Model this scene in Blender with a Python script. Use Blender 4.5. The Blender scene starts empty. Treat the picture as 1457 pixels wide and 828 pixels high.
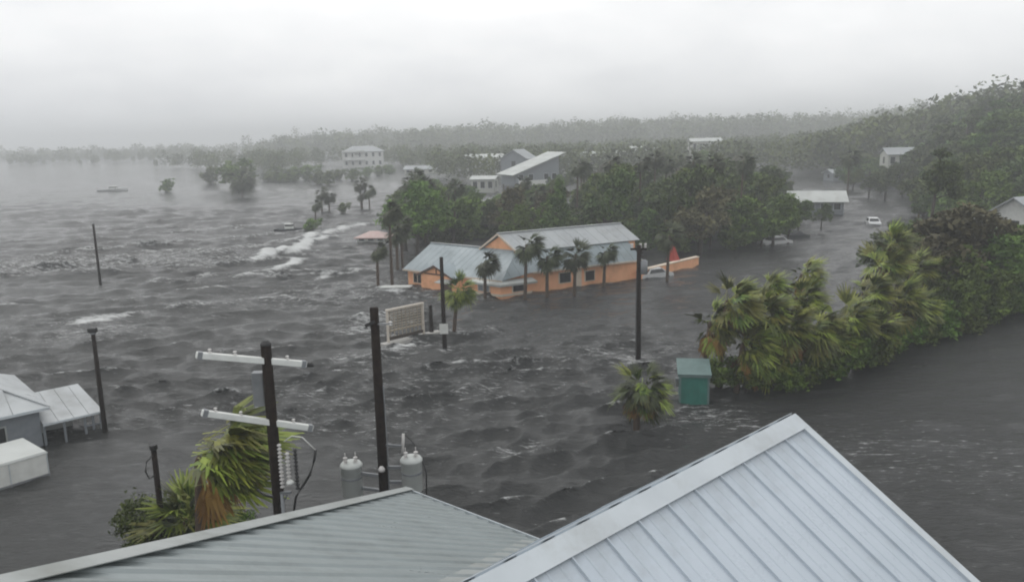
import bpy, math, random
import numpy as np
from math import radians, sin, cos, tan, pi, atan2, sqrt
from mathutils import Vector, Matrix, Quaternion

random.seed(7); rng = np.random.default_rng(7)
S = bpy.context.scene
COL = S.collection

# ---------------------------------------------------------------- camera
F_PX, CAM_H, PITCH, ROLL = 1150.0, 15.0, radians(11.0), radians(1.3)
fw = np.array([0, cos(PITCH), -sin(PITCH)]); rt0 = np.array([1., 0, 0]); up0 = np.cross(rt0, fw)
rt = rt0*cos(ROLL) - up0*sin(ROLL); up = up0*cos(ROLL) + rt0*sin(ROLL)
EYE = np.array([0, 0, CAM_H])
cam = bpy.data.cameras.new('camera'); co = bpy.data.objects.new('camera', cam); COL.objects.link(co)
cam.sensor_width = 36; cam.lens = 36*F_PX/1457; cam.clip_start = .1; cam.clip_end = 20000
co.matrix_world = Matrix(((rt[0], up[0], -fw[0], EYE[0]), (rt[1], up[1], -fw[1], EYE[1]), (rt[2], up[2], -fw[2], EYE[2]), (0, 0, 0, 1)))
S.camera = co

# ---------------------------------------------------------------- world, sun, exposure
SUN_EL, SUN_AZ = radians(58), radians(-40)
w = bpy.data.worlds.new('World'); S.world = w; w.use_nodes = True
nt = w.node_tree; nt.nodes.clear(); N = nt.nodes.new; LK = nt.links.new
out = N('ShaderNodeOutputWorld'); mixs = N('ShaderNodeMixShader'); b1 = N('ShaderNodeBackground'); b2 = N('ShaderNodeBackground')
sky = N('ShaderNodeTexSky'); sky.sky_type = 'NISHITA'; sky.sun_disc = False; sky.sun_elevation = SUN_EL; sky.sun_rotation = SUN_AZ
sky.air_density = 1.5; sky.dust_density = 6
hs = N('ShaderNodeHueSaturation'); hs.inputs['Saturation'].default_value = .25
LK(sky.outputs[0], hs.inputs['Color']); LK(hs.outputs[0], b1.inputs['Color']); b1.inputs['Strength'].default_value = .1
tc = N('ShaderNodeTexCoord'); mp = N('ShaderNodeMapping'); mp.inputs['Scale'].default_value = (1.0, 1.0, 2.6)
ns = N('ShaderNodeTexNoise'); ns.inputs['Scale'].default_value = 1.7; ns.inputs['Detail'].default_value = 5; ns.inputs['Roughness'].default_value = .5
cr = N('ShaderNodeValToRGB'); cr.color_ramp.elements[0].position = .3; cr.color_ramp.elements[0].color = (.52, .54, .57, 1)
cr.color_ramp.elements[1].position = .68; cr.color_ramp.elements[1].color = (1., 1., 1., 1)
LK(tc.outputs['Generated'], mp.inputs[0]); LK(mp.outputs[0], ns.inputs[0]); LK(ns.outputs[0], cr.inputs[0]); LK(cr.outputs[0], b2.inputs['Color'])
b2.inputs['Strength'].default_value = 1.36
mixs.inputs[0].default_value = .86
LK(b1.outputs[0], mixs.inputs[1]); LK(b2.outputs[0], mixs.inputs[2]); LK(mixs.outputs[0], out.inputs[0])

sl = bpy.data.lights.new('sun', 'SUN'); so = bpy.data.objects.new('sun', sl); COL.objects.link(so)
sl.energy = .55; sl.angle = radians(40); sl.color = (1, .98, .95)
sd = Vector((sin(SUN_AZ)*cos(SUN_EL), cos(SUN_AZ)*cos(SUN_EL), sin(SUN_EL)))
so.rotation_euler = sd.to_track_quat('Z', 'Y').to_euler(); so.location = (0, 0, 60)

S.view_settings.view_transform = 'Standard'; S.view_settings.look = 'None'
S.view_settings.exposure = 0.0; S.view_settings.gamma = 1; S.view_settings.use_curve_mapping = False
S.render.engine = 'CYCLES'; S.cycles.use_denoising = True; S.cycles.max_bounces = 6
S.cycles.diffuse_bounces = 2; S.cycles.glossy_bounces = 2; S.cycles.volume_bounces = 1; S.cycles.transparent_max_bounces = 6
S.cycles.caustics_reflective = False; S.cycles.caustics_refractive = False
S.cycles.filter_width = 2.0

# ---------------------------------------------------------------- measuring helpers (ground position of a sighted foot point)
def ray(x, y):
    d = fw*F_PX + rt*(x-728.5) - up*(y-414); return d/np.linalg.norm(d)
def at(x, y, z=0.):
    d = ray(x, y); return EYE + d*((z-CAM_H)/d[2])
def atd(x, y, Y):
    d = ray(x, y); return EYE + d*(Y/d[1])
def proj(p):
    v = np.asarray(p, float)-EYE; z = v@fw; return 728.5+F_PX*(v@rt)/z, 414-F_PX*(v@up)/z

# ---------------------------------------------------------------- materials
def mat(name, c1, c2=None, rough=.7, metal=0., scale=3., bump=0., detail=4., spec=.5, attr=None, rand=0., stain=0.):
    m = bpy.data.materials.new(name); m.use_nodes = True; t = m.node_tree; p = t.nodes['Principled BSDF']
    p.inputs['Roughness'].default_value = rough; p.inputs['Metallic'].default_value = metal; p.inputs['Specular IOR Level'].default_value = spec
    c2 = c2 or tuple(x*.75 for x in c1)
    mx = t.nodes.new('ShaderNodeMix'); mx.data_type = 'RGBA'
    mx.inputs['A'].default_value = (*c1, 1); mx.inputs['B'].default_value = (*c2, 1)
    tcn = t.nodes.new('ShaderNodeTexCoord'); nz = t.nodes.new('ShaderNodeTexNoise')
    nz.inputs['Scale'].default_value = scale; nz.inputs['Detail'].default_value = detail
    t.links.new(tcn.outputs['Object'], nz.inputs['Vector'])
    if attr:
        a = t.nodes.new('ShaderNodeAttribute'); a.attribute_name = attr; fac = a.outputs['Fac']
    else:
        mr = t.nodes.new('ShaderNodeMapRange'); mr.inputs['From Min'].default_value = .3; mr.inputs['From Max'].default_value = .7
        t.links.new(nz.outputs[0], mr.inputs[0]); fac = mr.outputs[0]
    t.links.new(fac, mx.inputs['Factor']); col = mx.outputs['Result']
    if rand:
        oi = t.nodes.new('ShaderNodeObjectInfo'); h = t.nodes.new('ShaderNodeHueSaturation')
        r1 = t.nodes.new('ShaderNodeMapRange'); r1.inputs['To Min'].default_value = 1-rand; r1.inputs['To Max'].default_value = 1+rand
        r2 = t.nodes.new('ShaderNodeMapRange'); r2.inputs['To Min'].default_value = .5-rand*.06; r2.inputs['To Max'].default_value = .5+rand*.06
        t.links.new(oi.outputs['Random'], r1.inputs[0]); t.links.new(oi.outputs['Random'], r2.inputs[0])
        t.links.new(r1.outputs[0], h.inputs['Value']); t.links.new(r2.outputs[0], h.inputs['Hue']); t.links.new(col, h.inputs['Color']); col = h.outputs[0]
    if stain:
        n3 = t.nodes.new('ShaderNodeTexNoise'); n3.inputs['Scale'].default_value = .55; n3.inputs['Detail'].default_value = 9; n3.inputs['Roughness'].default_value = .72
        t.links.new(tcn.outputs['Object'], n3.inputs['Vector']); m3 = t.nodes.new('ShaderNodeMapRange'); m3.inputs['From Min'].default_value = .5; m3.inputs['From Max'].default_value = .72; m3.inputs['To Max'].default_value = stain
        t.links.new(n3.outputs[0], m3.inputs[0]); x3 = t.nodes.new('ShaderNodeMix'); x3.data_type = 'RGBA'; x3.inputs['B'].default_value = (c1[0]*.5, c1[1]*.46, c1[2]*.4, 1)
        t.links.new(m3.outputs[0], x3.inputs['Factor']); t.links.new(col, x3.inputs['A']); col = x3.outputs['Result']
        m4 = t.nodes.new('ShaderNodeMapRange'); m4.inputs['From Min'].default_value = .35; m4.inputs['From Max'].default_value = .65; m4.inputs['To Min'].default_value = max(rough-.16, .05); m4.inputs['To Max'].default_value = rough+.14
        t.links.new(n3.outputs[0], m4.inputs[0]); t.links.new(m4.outputs[0], p.inputs['Roughness'])
    t.links.new(col, p.inputs['Base Color'])
    if bump:
        b = t.nodes.new('ShaderNodeBump'); b.inputs['Strength'].default_value = bump; b.inputs['Distance'].default_value = .02
        t.links.new(nz.outputs[0], b.inputs['Height']); t.links.new(b.outputs[0], p.inputs['Normal'])
    return m
M = dict(
    roof_white=mat('painted_white_metal', (.50, .555, .61), (.43, .485, .535), .38, scale=.8, stain=.45),
    trim_white=mat('white_trim', (.54, .585, .61), (.47, .51, .535), .45, scale=1.2, stain=.45),
    roof_grey=mat('grey_corrugated_metal', (.265, .30, .302), (.225, .255, .257), .42, scale=.7, stain=.45),
    trim_grey=mat('grey_ridge_cap', (.36, .38, .37), (.29, .31, .30), .5, scale=1.1, stain=.45),
    wall_grey=mat('grey_siding', (.22, .24, .26), (.17, .19, .21), .7),
    wood_dark=mat('dark_creosoted_wood', (.013, .010, .009), (.028, .021, .017), .95, scale=6, bump=.4, spec=.1),
    wood_brown=mat('brown_post_wood', (.06, .045, .03), (.035, .025, .018), .85, scale=6, bump=.4),
    arm_white=mat('white_fibreglass', (.72, .73, .70), (.60, .61, .58), .5),
    steel=mat('galvanised_steel', (.25, .26, .27), (.18, .19, .2), .5, metal=.3),
    tank=mat('light_grey_tank_paint', (.50, .52, .50), (.42, .44, .42), .5, scale=2),
    porcelain=mat('porcelain', (.62, .60, .58), (.52, .5, .48), .3),
    black=mat('black_rubber', (.012, .012, .012), (.02, .02, .02), .6),
    orange=mat('orange_stucco', (.95, .49, .27), (.84, .42, .22), .8, scale=1.1, stain=.45),
    cream=mat('cream_trim', (.72, .62, .50), (.62, .52, .42), .7),
    brown_trim=mat('brown_wood_trim', (.10, .05, .03), (.07, .035, .02), .7),
    roof_blue=mat('blue_grey_metal_roof', (.30, .355, .375), (.23, .28, .30), .4, scale=.5, stain=.45),
    roof_light=mat('pale_metal_roof', (.42, .445, .45), (.34, .36, .37), .4, scale=.5, stain=.45),
    glass=mat('dark_window_glass', (.012, .014, .016), (.02, .022, .024), .08),
    house_white=mat('white_clapboard', (.68, .69, .66), (.58, .59, .56), .7),
    house_pale=mat('pale_stucco', (.50, .51, .46), (.42, .43, .39), .7),
    roof_house=mat('weathered_grey_roof', (.36, .38, .39), (.26, .28, .29), .6, scale=.4),
    roof_pale=mat('weathered_white_roof', (.52, .54, .52), (.42, .44, .42), .6, scale=.4, stain=.45),
    teal=mat('teal_painted_board', (.035, .19, .15), (.025, .14, .11), .6, scale=2),
    teal_roof=mat('teal_grey_roof', (.13, .2, .19), (.10, .155, .15), .6),
    red=mat('red_canvas', (.42, .06, .04), (.33, .05, .035), .8),
    pink=mat('faded_red_roof', (.5, .33, .30), (.55, .45, .42), .7),
    car_white=mat('white_car_paint', (.7, .71, .71), (.64, .65, .65), .25),
    car_dark=mat('dark_car_paint', (.05, .055, .06), (.04, .045, .05), .25),
    lattice=mat('weathered_tan_wood', (.42, .36, .27), (.32, .27, .2), .8, scale=4),
    post_pale=mat('pale_painted_timber', (.66, .60, .52), (.56, .5, .43), .7, scale=4),
    concrete=mat('pale_concrete', (.46, .45, .42), (.36, .35, .33), .85, scale=2),
    bark=mat('tree_bark', (.075, .06, .048), (.045, .036, .03), .9, scale=5, bump=.5),
    palm_bark=mat('palm_trunk_bark', (.10, .066, .042), (.055, .038, .027), .9, scale=5, bump=.5),
    leaf=mat('broadleaf_foliage', (.030, .060, .009), (.145, .215, .032), .65, attr='tone', rand=.38, spec=.25),
    leaf_dark=mat('dark_evergreen_foliage', (.023, .044, .010), (.098, .148, .030), .65, attr='tone', rand=.35, spec=.25),
    leaf_brown=mat('wet_brownish_foliage', (.05, .046, .022), (.135, .125, .055), .7, attr='tone', rand=.2, spec=.25),
    frond=mat('palm_frond', (.022, .046, .005), (.28, .30, .035), .55, attr='tone', rand=.5, spec=.4),
    frond_far=mat('dark_palm_frond', (.03, .04, .018), (.075, .09, .03), .6, attr='tone', rand=.25, spec=.3),
    frond_dead=mat('dead_palm_frond', (.17, .085, .02), (.28, .16, .05), .75, attr='tone', rand=.2, spec=.2),
)

# ---------------------------------------------------------------- mesh helpers
def link(o, parent=None):
    COL.objects.link(o)
    if parent is not None: o.parent = parent
    return o
def tag(o, label=None, cat=None, group=None, kind=None):
    if label: o['label'] = label
    if cat: o['category'] = cat
    if group: o['group'] = group
    if kind: o['kind'] = kind
    return o
def thing(name, label, cat, loc=(0, 0, 0), rz=0., group=None, scale=1.):
    o = link(bpy.data.objects.new(name, None)); o.location = tuple(loc); o.rotation_euler = (0, 0, rz); o.empty_display_size = .2
    o.scale = (scale,)*3
    return tag(o, label, cat, group)
def part(name, me, parent, loc=None, rot=None, scale=None):
    o = link(bpy.data.objects.new(name, me), parent)
    if loc is not None: o.location = tuple(loc)
    if rot is not None: o.rotation_euler = rot
    if scale is not None: o.scale = scale
    return o

class MB:
    def __init__(s): s.v = []; s.f = []
    def add(s, vs, fs):
        b = len(s.v); s.v += [tuple(map(float, q)) for q in vs]; s.f += [tuple(b+i for i in f) for f in fs]; return s
    def hexa(s, p):   # p: 8 corners, bottom 4 then top 4, counter-clockwise seen from above
        return s.add(p, [(3, 2, 1, 0), (4, 5, 6, 7), (0, 1, 5, 4), (1, 2, 6, 5), (2, 3, 7, 6), (3, 0, 4, 7)])
    def box(s, x0, x1, y0, y1, z0, z1):
        return s.hexa([(x0, y0, z0), (x1, y0, z0), (x1, y1, z0), (x0, y1, z0), (x0, y0, z1), (x1, y0, z1), (x1, y1, z1), (x0, y1, z1)])
    def slab(s, quad, t):   # quad counter-clockwise seen from outside, thickened inward (downward)
        q = [np.array(a, float) for a in quad]; n = np.cross(q[1]-q[0], q[-1]-q[0]); n /= np.linalg.norm(n); k = len(q)
        vs = [a-n*t for a in q]+q
        return s.add(vs, [tuple(range(k-1, -1, -1)), tuple(range(k, 2*k))]+[(i, (i+1) % k, k+(i+1) % k, k+i) for i in range(k)])
    def bar(s, a, b, wd, h, upv=(0, 0, 1)):
        a = np.array(a, float); b = np.array(b, float); d = (b-a)/np.linalg.norm(b-a); sd = np.cross(d, upv)
        sd /= np.linalg.norm(sd); u = np.cross(sd, d); sd = sd*wd/2; u = u*h/2
        c = [a-sd-u, a+sd-u, b+sd-u, b-sd-u, a-sd+u, a+sd+u, b+sd+u, b-sd+u]
        return s.hexa(c)
    def tube(s, pts, rad, n=8, cap=True):
        pts = [np.array(p, float) for p in pts]; rad = rad if hasattr(rad, '__len__') else [rad]*len(pts); vs = []; fs = []
        for i, p in enumerate(pts):
            d = pts[min(i+1, len(pts)-1)]-pts[max(i-1, 0)]; d /= np.linalg.norm(d)
            a = np.cross(d, (0, 0, 1) if abs(d[2]) < .9 else (1, 0, 0)); a /= np.linalg.norm(a); b = np.cross(d, a)
            vs += [p+(a*cos(2*pi*k/n)+b*sin(2*pi*k/n))*rad[i] for k in range(n)]
        for i in range(len(pts)-1):
            fs += [(i*n+k, (i+1)*n+k, (i+1)*n+(k+1) % n, i*n+(k+1) % n) for k in range(n)]
        if cap: fs += [tuple(range(n)), tuple(range((len(pts)-1)*n+n-1, (len(pts)-1)*n-1, -1))]
        return s.add(vs, fs)
    def lathe(s, prof, n=16, c=(0, 0, 0)):
        vs = [(c[0]+r*cos(2*pi*k/n), c[1]+r*sin(2*pi*k/n), c[2]+z) for r, z in prof for k in range(n)]
        fs = [(i*n+k, i*n+(k+1) % n, (i+1)*n+(k+1) % n, (i+1)*n+k) for i in range(len(prof)-1) for k in range(n)]
        fs += [tuple(range(n-1, -1, -1)), tuple(range((len(prof)-1)*n, len(prof)*n))]
        return s.add(vs, fs)
    def mesh(s, name, m, smooth=False):
        me = bpy.data.meshes.new(name); me.from_pydata(s.v, [], s.f); me.materials.append(M[m])
        if smooth: me.polygons.foreach_set('use_smooth', [True]*len(me.polygons))
        me.update(); return me
    def build(s, name, m, parent=None, smooth=False, bevel=0.):
        o = link(bpy.data.objects.new(name, s.mesh(name, m, smooth)), parent)
        if bevel:
            b = o.modifiers.new('bevel', 'BEVEL'); b.width = bevel; b.segments = 2; b.limit_method = 'ANGLE'
        return o

def np_mesh(name, V, Fq, m, tone=None, smooth=False):
    k = Fq.shape[1]; me = bpy.data.meshes.new(name)
    me.vertices.add(len(V)); me.vertices.foreach_set('co', V.astype(np.float32).ravel())
    me.loops.add(Fq.size); me.loops.foreach_set('vertex_index', Fq.astype(np.int32).ravel())
    me.polygons.add(len(Fq)); me.polygons.foreach_set('loop_start', np.arange(0, Fq.size, k, dtype=np.int32))
    if smooth: me.polygons.foreach_set('use_smooth', np.ones(len(Fq), dtype=bool))
    me.update(calc_edges=True)
    if tone is not None:
        a = me.attributes.new('tone', 'FLOAT', 'FACE'); a.data.foreach_set('value', tone.astype(np.float32))
    if m: me.materials.append(M[m])
    return me

# ---------------------------------------------------------------- foliage
def leaf_cloud(cent, size, seed, flat=.35, elong=1.7):
    """one small bent-free leaf spray (quad) per centre; returns verts, faces"""
    r = np.random.default_rng(seed); n = len(cent)
    nm = r.normal(size=(n, 3)); nm[:, 2] = np.abs(nm[:, 2])+flat; nm /= np.linalg.norm(nm, axis=1)[:, None]
    a = np.cross(nm, r.normal(size=(n, 3))); a /= np.linalg.norm(a, axis=1)[:, None]; b = np.cross(nm, a)
    sz = size*r.uniform(.6, 1.3, n)[:, None]; a = a*sz*elong*.5; b = b*sz*.5
    V = np.empty((n, 4, 3)); V[:, 0] = cent-a; V[:, 1] = cent+b*r.uniform(.5, 1., (n, 1)); V[:, 2] = cent+a; V[:, 3] = cent-b*r.uniform(.5, 1., (n, 1))
    return V.reshape(-1, 3), np.arange(n*4).reshape(n, 4)

def crown_points(lobes, per_vol, r, shell=.55):
    P = []; T = []
    for (c, rad) in lobes:
        rad = np.array(rad); n = int(per_vol*rad[0]*rad[1]+8)
        # each lobe is built from twig clusters so that its outline is ragged and gaps stay open
        k = max(5, int(n/22)); d = r.normal(size=(k, 3)); d /= np.linalg.norm(d, axis=1)[:, None]
        cl = d*r.uniform(shell, 1.08, (k, 1)); tn = r.uniform(0, 1, k)
        idx = r.integers(0, k, n); q = cl[idx]+r.normal(size=(n, 3))*.17
        P.append(np.array(c)+q*rad); T.append(np.clip(tn[idx]*.8+r.uniform(0, .2, n), 0, 1))
    return np.concatenate(P), np.concatenate(T)

def make_tree_proto(kind, seed):
    r = np.random.default_rng(seed); lobes = []; mb = MB()
    if kind == 'oak':      # wide, several limbs, height about 9
        H = 9.; mb.tube([(0, 0, -1.5), (.1, 0, 1.5), (.2, .1, 3.2)], [.34, .27, .2])
        for i in range(11):
            a = 2*pi*i/8+r.uniform(-.4, .4); rr = r.uniform(1.2, 3.1) if i < 8 else r.uniform(.1, 1.); z = r.uniform(3.6, 6.4) if i < 8 else r.uniform(6.4, 7.8)
            c = (rr*cos(a)+.35*(z-3), rr*sin(a), z); s_ = r.uniform(1.1, 1.7)
            lobes.append((c, (s_*1.15, s_*1.1, s_*.85)))
            mb.tube([(.15, .05, 2.2+r.uniform(0, 1)), (c[0]*.5, c[1]*.5, z*.72), c], [.13, .09, .03], 5)
        dens, size, m = 140, .36, 'leaf'
    elif kind == 'cedar':  # dense upright, height about 8
        mb.tube([(0, 0, -1.5), (.1, 0, 3), (.4, 0, 7)], [.24, .17, .04])
        for i in range(14):
            t = i/13; z = 1.6+t*6; a = i*2.4; rr = (1-t)*1.3+.1
            lobes.append(((rr*cos(a)+.06*z, rr*sin(a), z), (1.25-.6*t, 1.25-.6*t, 1.0-.3*t)))
            mb.tube([(.02*z, 0, z-.5), (rr*cos(a)+.06*z, rr*sin(a), z)], [.06, .02], 4)
        dens, size, m = 200, .3, 'leaf_dark'
    elif kind == 'pine':   # tall bare trunk, ragged flat crown, height about 16
        mb.tube([(0, 0, -1.5), (.1, .1, 6), (.5, 0, 11), (.9, .1, 15.3)], [.32, .25, .17, .05])
        for i in range(13):
            z = r.uniform(9.2, 15.2); a = r.uniform(0, 2*pi); rr = r.uniform(.5, 2.7)*(1.15-(z-9)/9)
            c = (rr*cos(a)+.055*z+.3, rr*sin(a), z); s_ = r.uniform(.75, 1.25)
            lobes.append((c, (s_*1.35, s_*1.25, s_*.7)))
            mb.tube([(.055*z, 0, z-.9), c], [.08, .03], 4)
        dens, size, m = 190, .34, 'leaf_dark'
    elif kind == 'shrub':  # low, several stems, height about 3.5
        for i in range(9):
            a = i*2.4; rr = r.uniform(.2, 1.5); z = r.uniform(.6, 2.6)
            c = (rr*cos(a)+.15*z, rr*sin(a), z); s_ = r.uniform(.7, 1.05); lobes.append((c, (s_*1.1, s_*1.1, s_*.85)))
            mb.tube([(0, 0, -1.2), (c[0]*.5, c[1]*.5, z*.5), c], [.07, .05, .02], 4)
        dens, size, m = 260, .24, 'leaf'
    elif kind == 'bush':   # fine leaved, height about 3.5
        for i in range(11):
            a = i*2.4; rr = r.uniform(.2, 1.5); z = r.uniform(.7, 2.7)
            c = (rr*cos(a)+.15*z, rr*sin(a), z); s_ = r.uniform(.6, 1.0); lobes.append((c, (s_*1.1, s_*1.1, s_*.85)))
            mb.tube([(0, 0, -1.2), (c[0]*.5, c[1]*.5, z*.5), c], [.07, .05, .02], 4)
        dens, size, m = 1100, .10, 'leaf'
    P, T = crown_points(lobes, dens, r); V, Fq = leaf_cloud(P, size, seed+50)
    V[:, 0] += .012*np.clip(V[:, 2], 0, None)**1.6
    return mb.mesh('trunk', 'bark', True), np_mesh('crown', V, Fq, m, T)
TREES = {}
for kind, n in (('oak', 5), ('cedar', 3), ('pine', 3), ('shrub', 4), ('bush', 2)):
    TREES[kind] = [make_tree_proto(kind, 100+17*i+len(kind)) for i in range(n)]
TREES['brown'] = []
for tr, cr_ in TREES['oak'][:3]:
    c2 = cr_.copy(); c2.materials.clear(); c2.materials.append(M['leaf_brown']); TREES['brown'].append((tr, c2))
TREES['darkoak'] = []
for tr, cr_ in TREES['oak'][1:4]:
    c2 = cr_.copy(); c2.materials.clear(); c2.materials.append(M['leaf_dark']); TREES['darkoak'].append((tr, c2))
NOMINAL = dict(oak=9., cedar=8.2, pine=16., shrub=3.4, bush=3.4, brown=9., darkoak=9.)
def tree(kind, loc, height, label, cat='tree', group=None, name=None, wide=1.):
    k = height/NOMINAL[kind]; t = thing(name or {'oak': 'broadleaf_tree', 'darkoak': 'broadleaf_tree', 'brown': 'broadleaf_tree', 'cedar': 'cedar_tree', 'pine': 'pine_tree', 'shrub': 'shrub', 'bush': 'bush'}[kind], label, cat, loc, random.uniform(-.5, .5), group)
    t.scale = (k*wide, k*wide, k); tr, cw = random.choice(TREES[kind])
    part('trunk', tr, t, rot=(0, 0, 0)); part('crown', cw, t)
    return t

# palms
def frond_mesh(seed, spread, m, length=1.15, pet=.75, nl=11):
    r = np.random.default_rng(seed); V = []; Fq = []; T = []
    def q(a, b, c, d, t): V.extend([a, b, c, d]); n = len(V); Fq.append((n-4, n-3, n-2, n-1)); T.append(t)
    q((0, -.022, 0), (pet*.6, -.016, .02), (pet*.6, .016, .02), (0, .022, 0), .75); q((pet*.6, -.016, .02), (pet, -.012, -.03), (pet, .012, -.03), (pet*.6, .016, .02), .75)
    tone0 = r.uniform(.0, .45)
    for i in range(nl):
        f = (i/(nl-1)-.5)*2; a = f*spread+r.uniform(-.05, .05); L = length*(1-.3*abs(f)**1.5)*r.uniform(.88, 1.1)
        dv = np.array([cos(a), sin(a), .0]); sv = np.array([-sin(a), cos(a), .25*f]); base = np.array([pet, 0, -.03]); lift = .12*abs(f)
        w0 = .055; p1 = base+dv*L*.5+np.array([0, 0, lift-.03]); p2 = base+dv*L+np.array([0, 0, lift*.6-.22*r.uniform(.5, 1.6)]); t = np.clip(tone0+r.uniform(-.2, .3), 0, 1)
        q(base-sv*w0*.3, p1-sv*w0, p1+sv*w0, base+sv*w0*.3, t); q(p1-sv*w0, p2-sv*.012, p2+sv*.012, p1+sv*w0, min(1, t+.12))
    return np_mesh('frond', np.array(V), np.array(Fq), m, np.array(T))
FRONDS = [frond_mesh(i, .62+.12*(i % 3), 'frond') for i in range(6)]
FRONDS_DARK = [frond_mesh(20+i, .6, 'frond_far') for i in range(3)]
FRONDS_DEAD = [frond_mesh(40+i, .45, 'frond_dead', 1.0) for i in range(3)]
def frond_dirs(n, wind, r, lo=-.75, zs=1.):
    out_ = []
    for i in range(n):
        z = lo+(1-lo)*((i+.5)/n); a = i*2.39996+r.uniform(-.3, .3); h = sqrt(max(0, 1-z*z))
        d = np.array([h*cos(a), h*sin(a), (z*.9+.05)*zs]); d = d+np.array(wind)*(1.0+.35*r.uniform(-1, 1)); out_.append((d/np.linalg.norm(d), r.uniform(-.6, .6)))
    return out_
def frond_matrix(d, roll, s, origin):
    x = Vector(d); y = Vector((0, 0, 1)).cross(x)
    if y.length < .05: y = Vector((0, 1, 0))
    y.normalize(); z = x.cross(y); R = Matrix((x, y, z)).transposed() @ Matrix.Rotation(roll, 3, 'X')
    return Matrix.Translation(origin) @ R.to_4x4() @ Matrix.Diagonal((s, s, s, 1))
def trunk_mesh(h, lean, r0=.17, m='palm_bark', below=1.5):
    mb = MB(); n = 7
    mb.tube([(lean*((i/n)**1.7)*1.0, 0, -below+(h+below)*i/n) for i in range(n+1)], [r0*(1.15-.3*i/n)*(1+.05*(i % 2)) for i in range(n+1)], 8)
    return mb.mesh('trunk', m, True)
def palm_near(loc, h, crown, label, group=None, wind=(.75, -.1, -.1), n=34, dead=7, lean=.3, jit=0., seed=1, lo=-.75, zs=1., dark=False):
    r = np.random.default_rng(seed); t = thing('cabbage_palm', label, 'palm tree', loc, 0, group)
    part('trunk', trunk_mesh(h-.45*jit, lean), t); top = Vector((lean, 0, h))
    mb = MB(); mb.lathe([(.02, -.3), (.15, -.25), (.17, 0), (.08, .2), (.02, .26)], 8, (lean, 0, h-.4*jit)); mb.build('bud', 'palm_bark', t, True)
    for i, (d, ro) in enumerate(frond_dirs(n, wind, r, lo, zs)):
        part('frond', FRONDS_DARK[i % 3] if dark and i % 3 else FRONDS[i % 6], t).matrix_local = frond_matrix(d, ro, crown*r.uniform(.8, 1.12)/1.9, top+Vector((abs(r.normal())*.35, r.normal()*.4, r.normal()*.36))*jit)
    for i in range(dead):
        a = r.uniform(0, 2*pi); d = np.array([.55*cos(a)+wind[0]*(.35+.3*jit*r.uniform(0, 1)), .55*sin(a), -.85+.6*jit]); d /= np.linalg.norm(d)
        part('dead_frond', FRONDS_DEAD[i % 3], t).matrix_local = frond_matrix(d, r.uniform(-1, 1), crown*r.uniform(.7, 1.)/1.9, top-Vector((0, 0, .12+.25*jit)))
    return t
def crown_mesh(seed, wind, n=30, m='frond_far'):
    r = np.random.default_rng(seed); Vs = []; Fs = []; Ts = []; b = 0
    src = []
    for me in FRONDS[:4]:
        v = np.empty(len(me.vertices)*3, np.float32); me.vertices.foreach_get('co', v); t = np.empty(len(me.polygons), np.float32); me.attributes['tone'].data.foreach_get('value', t)
        src.append((v.reshape(-1, 3), t))
    for i, (d, ro) in enumerate(frond_dirs(n, wind, r, -.85)):
        v, t = src[i % 4]; mt = np.array(frond_matrix(d, ro, r.uniform(.85, 1.1)/1.9, Vector((0, 0, 0))))
        Vs.append(v@mt[:3, :3].T+mt[:3, 3]); Ts.append(t); Fs.append(np.arange(len(v)).reshape(-1, 4)+b); b += len(v)
    return np_mesh('crown', np.concatenate(Vs), np.concatenate(Fs), m, np.concatenate(Ts))
CROWNS = [crown_mesh(60+i, (.4+.08*i, -.1, -.42), 46) for i in range(4)]
CROWNS_GREEN = [crown_mesh(70+i, (.5, -.1, -.4), 50, 'frond') for i in range(3)]
UNIT_TRUNK = trunk_mesh(1., .0, .16, below=.25)
def palm_far(loc, h, crown, label, group=None, green=False, lean=0.):
    t = thing('cabbage_palm', label, 'palm tree', loc, 0, group)
    part('trunk', trunk_mesh(h, lean, .15), t)
    part('crown', random.choice(CROWNS_GREEN if green else CROWNS), t, (lean, 0, h), (0, 0, random.uniform(-.3, .3)), (crown,)*3)
    return t

# ---------------------------------------------------------------- water
def sstep(a, b, x): t = np.clip((x-a)/(b-a), 0, 1); return t*t*(3-2*t)
def vnoise(x, y, seed):
    r = np.random.default_rng(seed); s_ = np.zeros_like(x); tot = 0
    for i in range(9):
        k = r.uniform(.5, 1.6); a = r.uniform(0, 2*pi); s_ += np.sin(k*(x*cos(a)+y*sin(a))+r.uniform(0, 2*pi)); tot += .5
    return s_/sqrt(tot)
BREAKERS = []   # long crests breaking over the drowned sea wall: end points on the water, height, foam
for a, b, h, f in (((335, 379), (446, 350), .55, 1.7), ((345, 389), (440, 370), .4, 1.5), ((385, 366), (485, 336), .4, 1.5), ((360, 371), (430, 358), .35, 1.3), ((400, 352), (470, 330), .35, 1.2), ((330, 396), (400, 388), .3, 1.0), ((440, 396), (520, 384), .3, 1.0), ((95, 462), (200, 446), .45, 1.2),
                   ((120, 478), (230, 470), .3, .5), ((160, 440), (300, 428), .3, .4), ((425, 340), (545, 318), .35, 1.1), ((20, 350), (150, 342), .3, .5), ((200, 400), (330, 392), .3, .7), ((230, 440), (330, 432), .3, .6), ((640, 560), (720, 548), .2, .5), ((690, 640), (770, 628), .2, .5), ((420, 560), (500, 548), .2, .5), ((780, 560), (850, 552), .2, .5), ((500, 455), (545, 440), .3, .8), ((60, 395), (190, 385), .35, .35), ((545, 500), (612, 484), .12, 1.0), ((500, 515), (560, 500), .2, .5)):
    BREAKERS.append((at(*a)[:2], at(*b)[:2], h, f))
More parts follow.
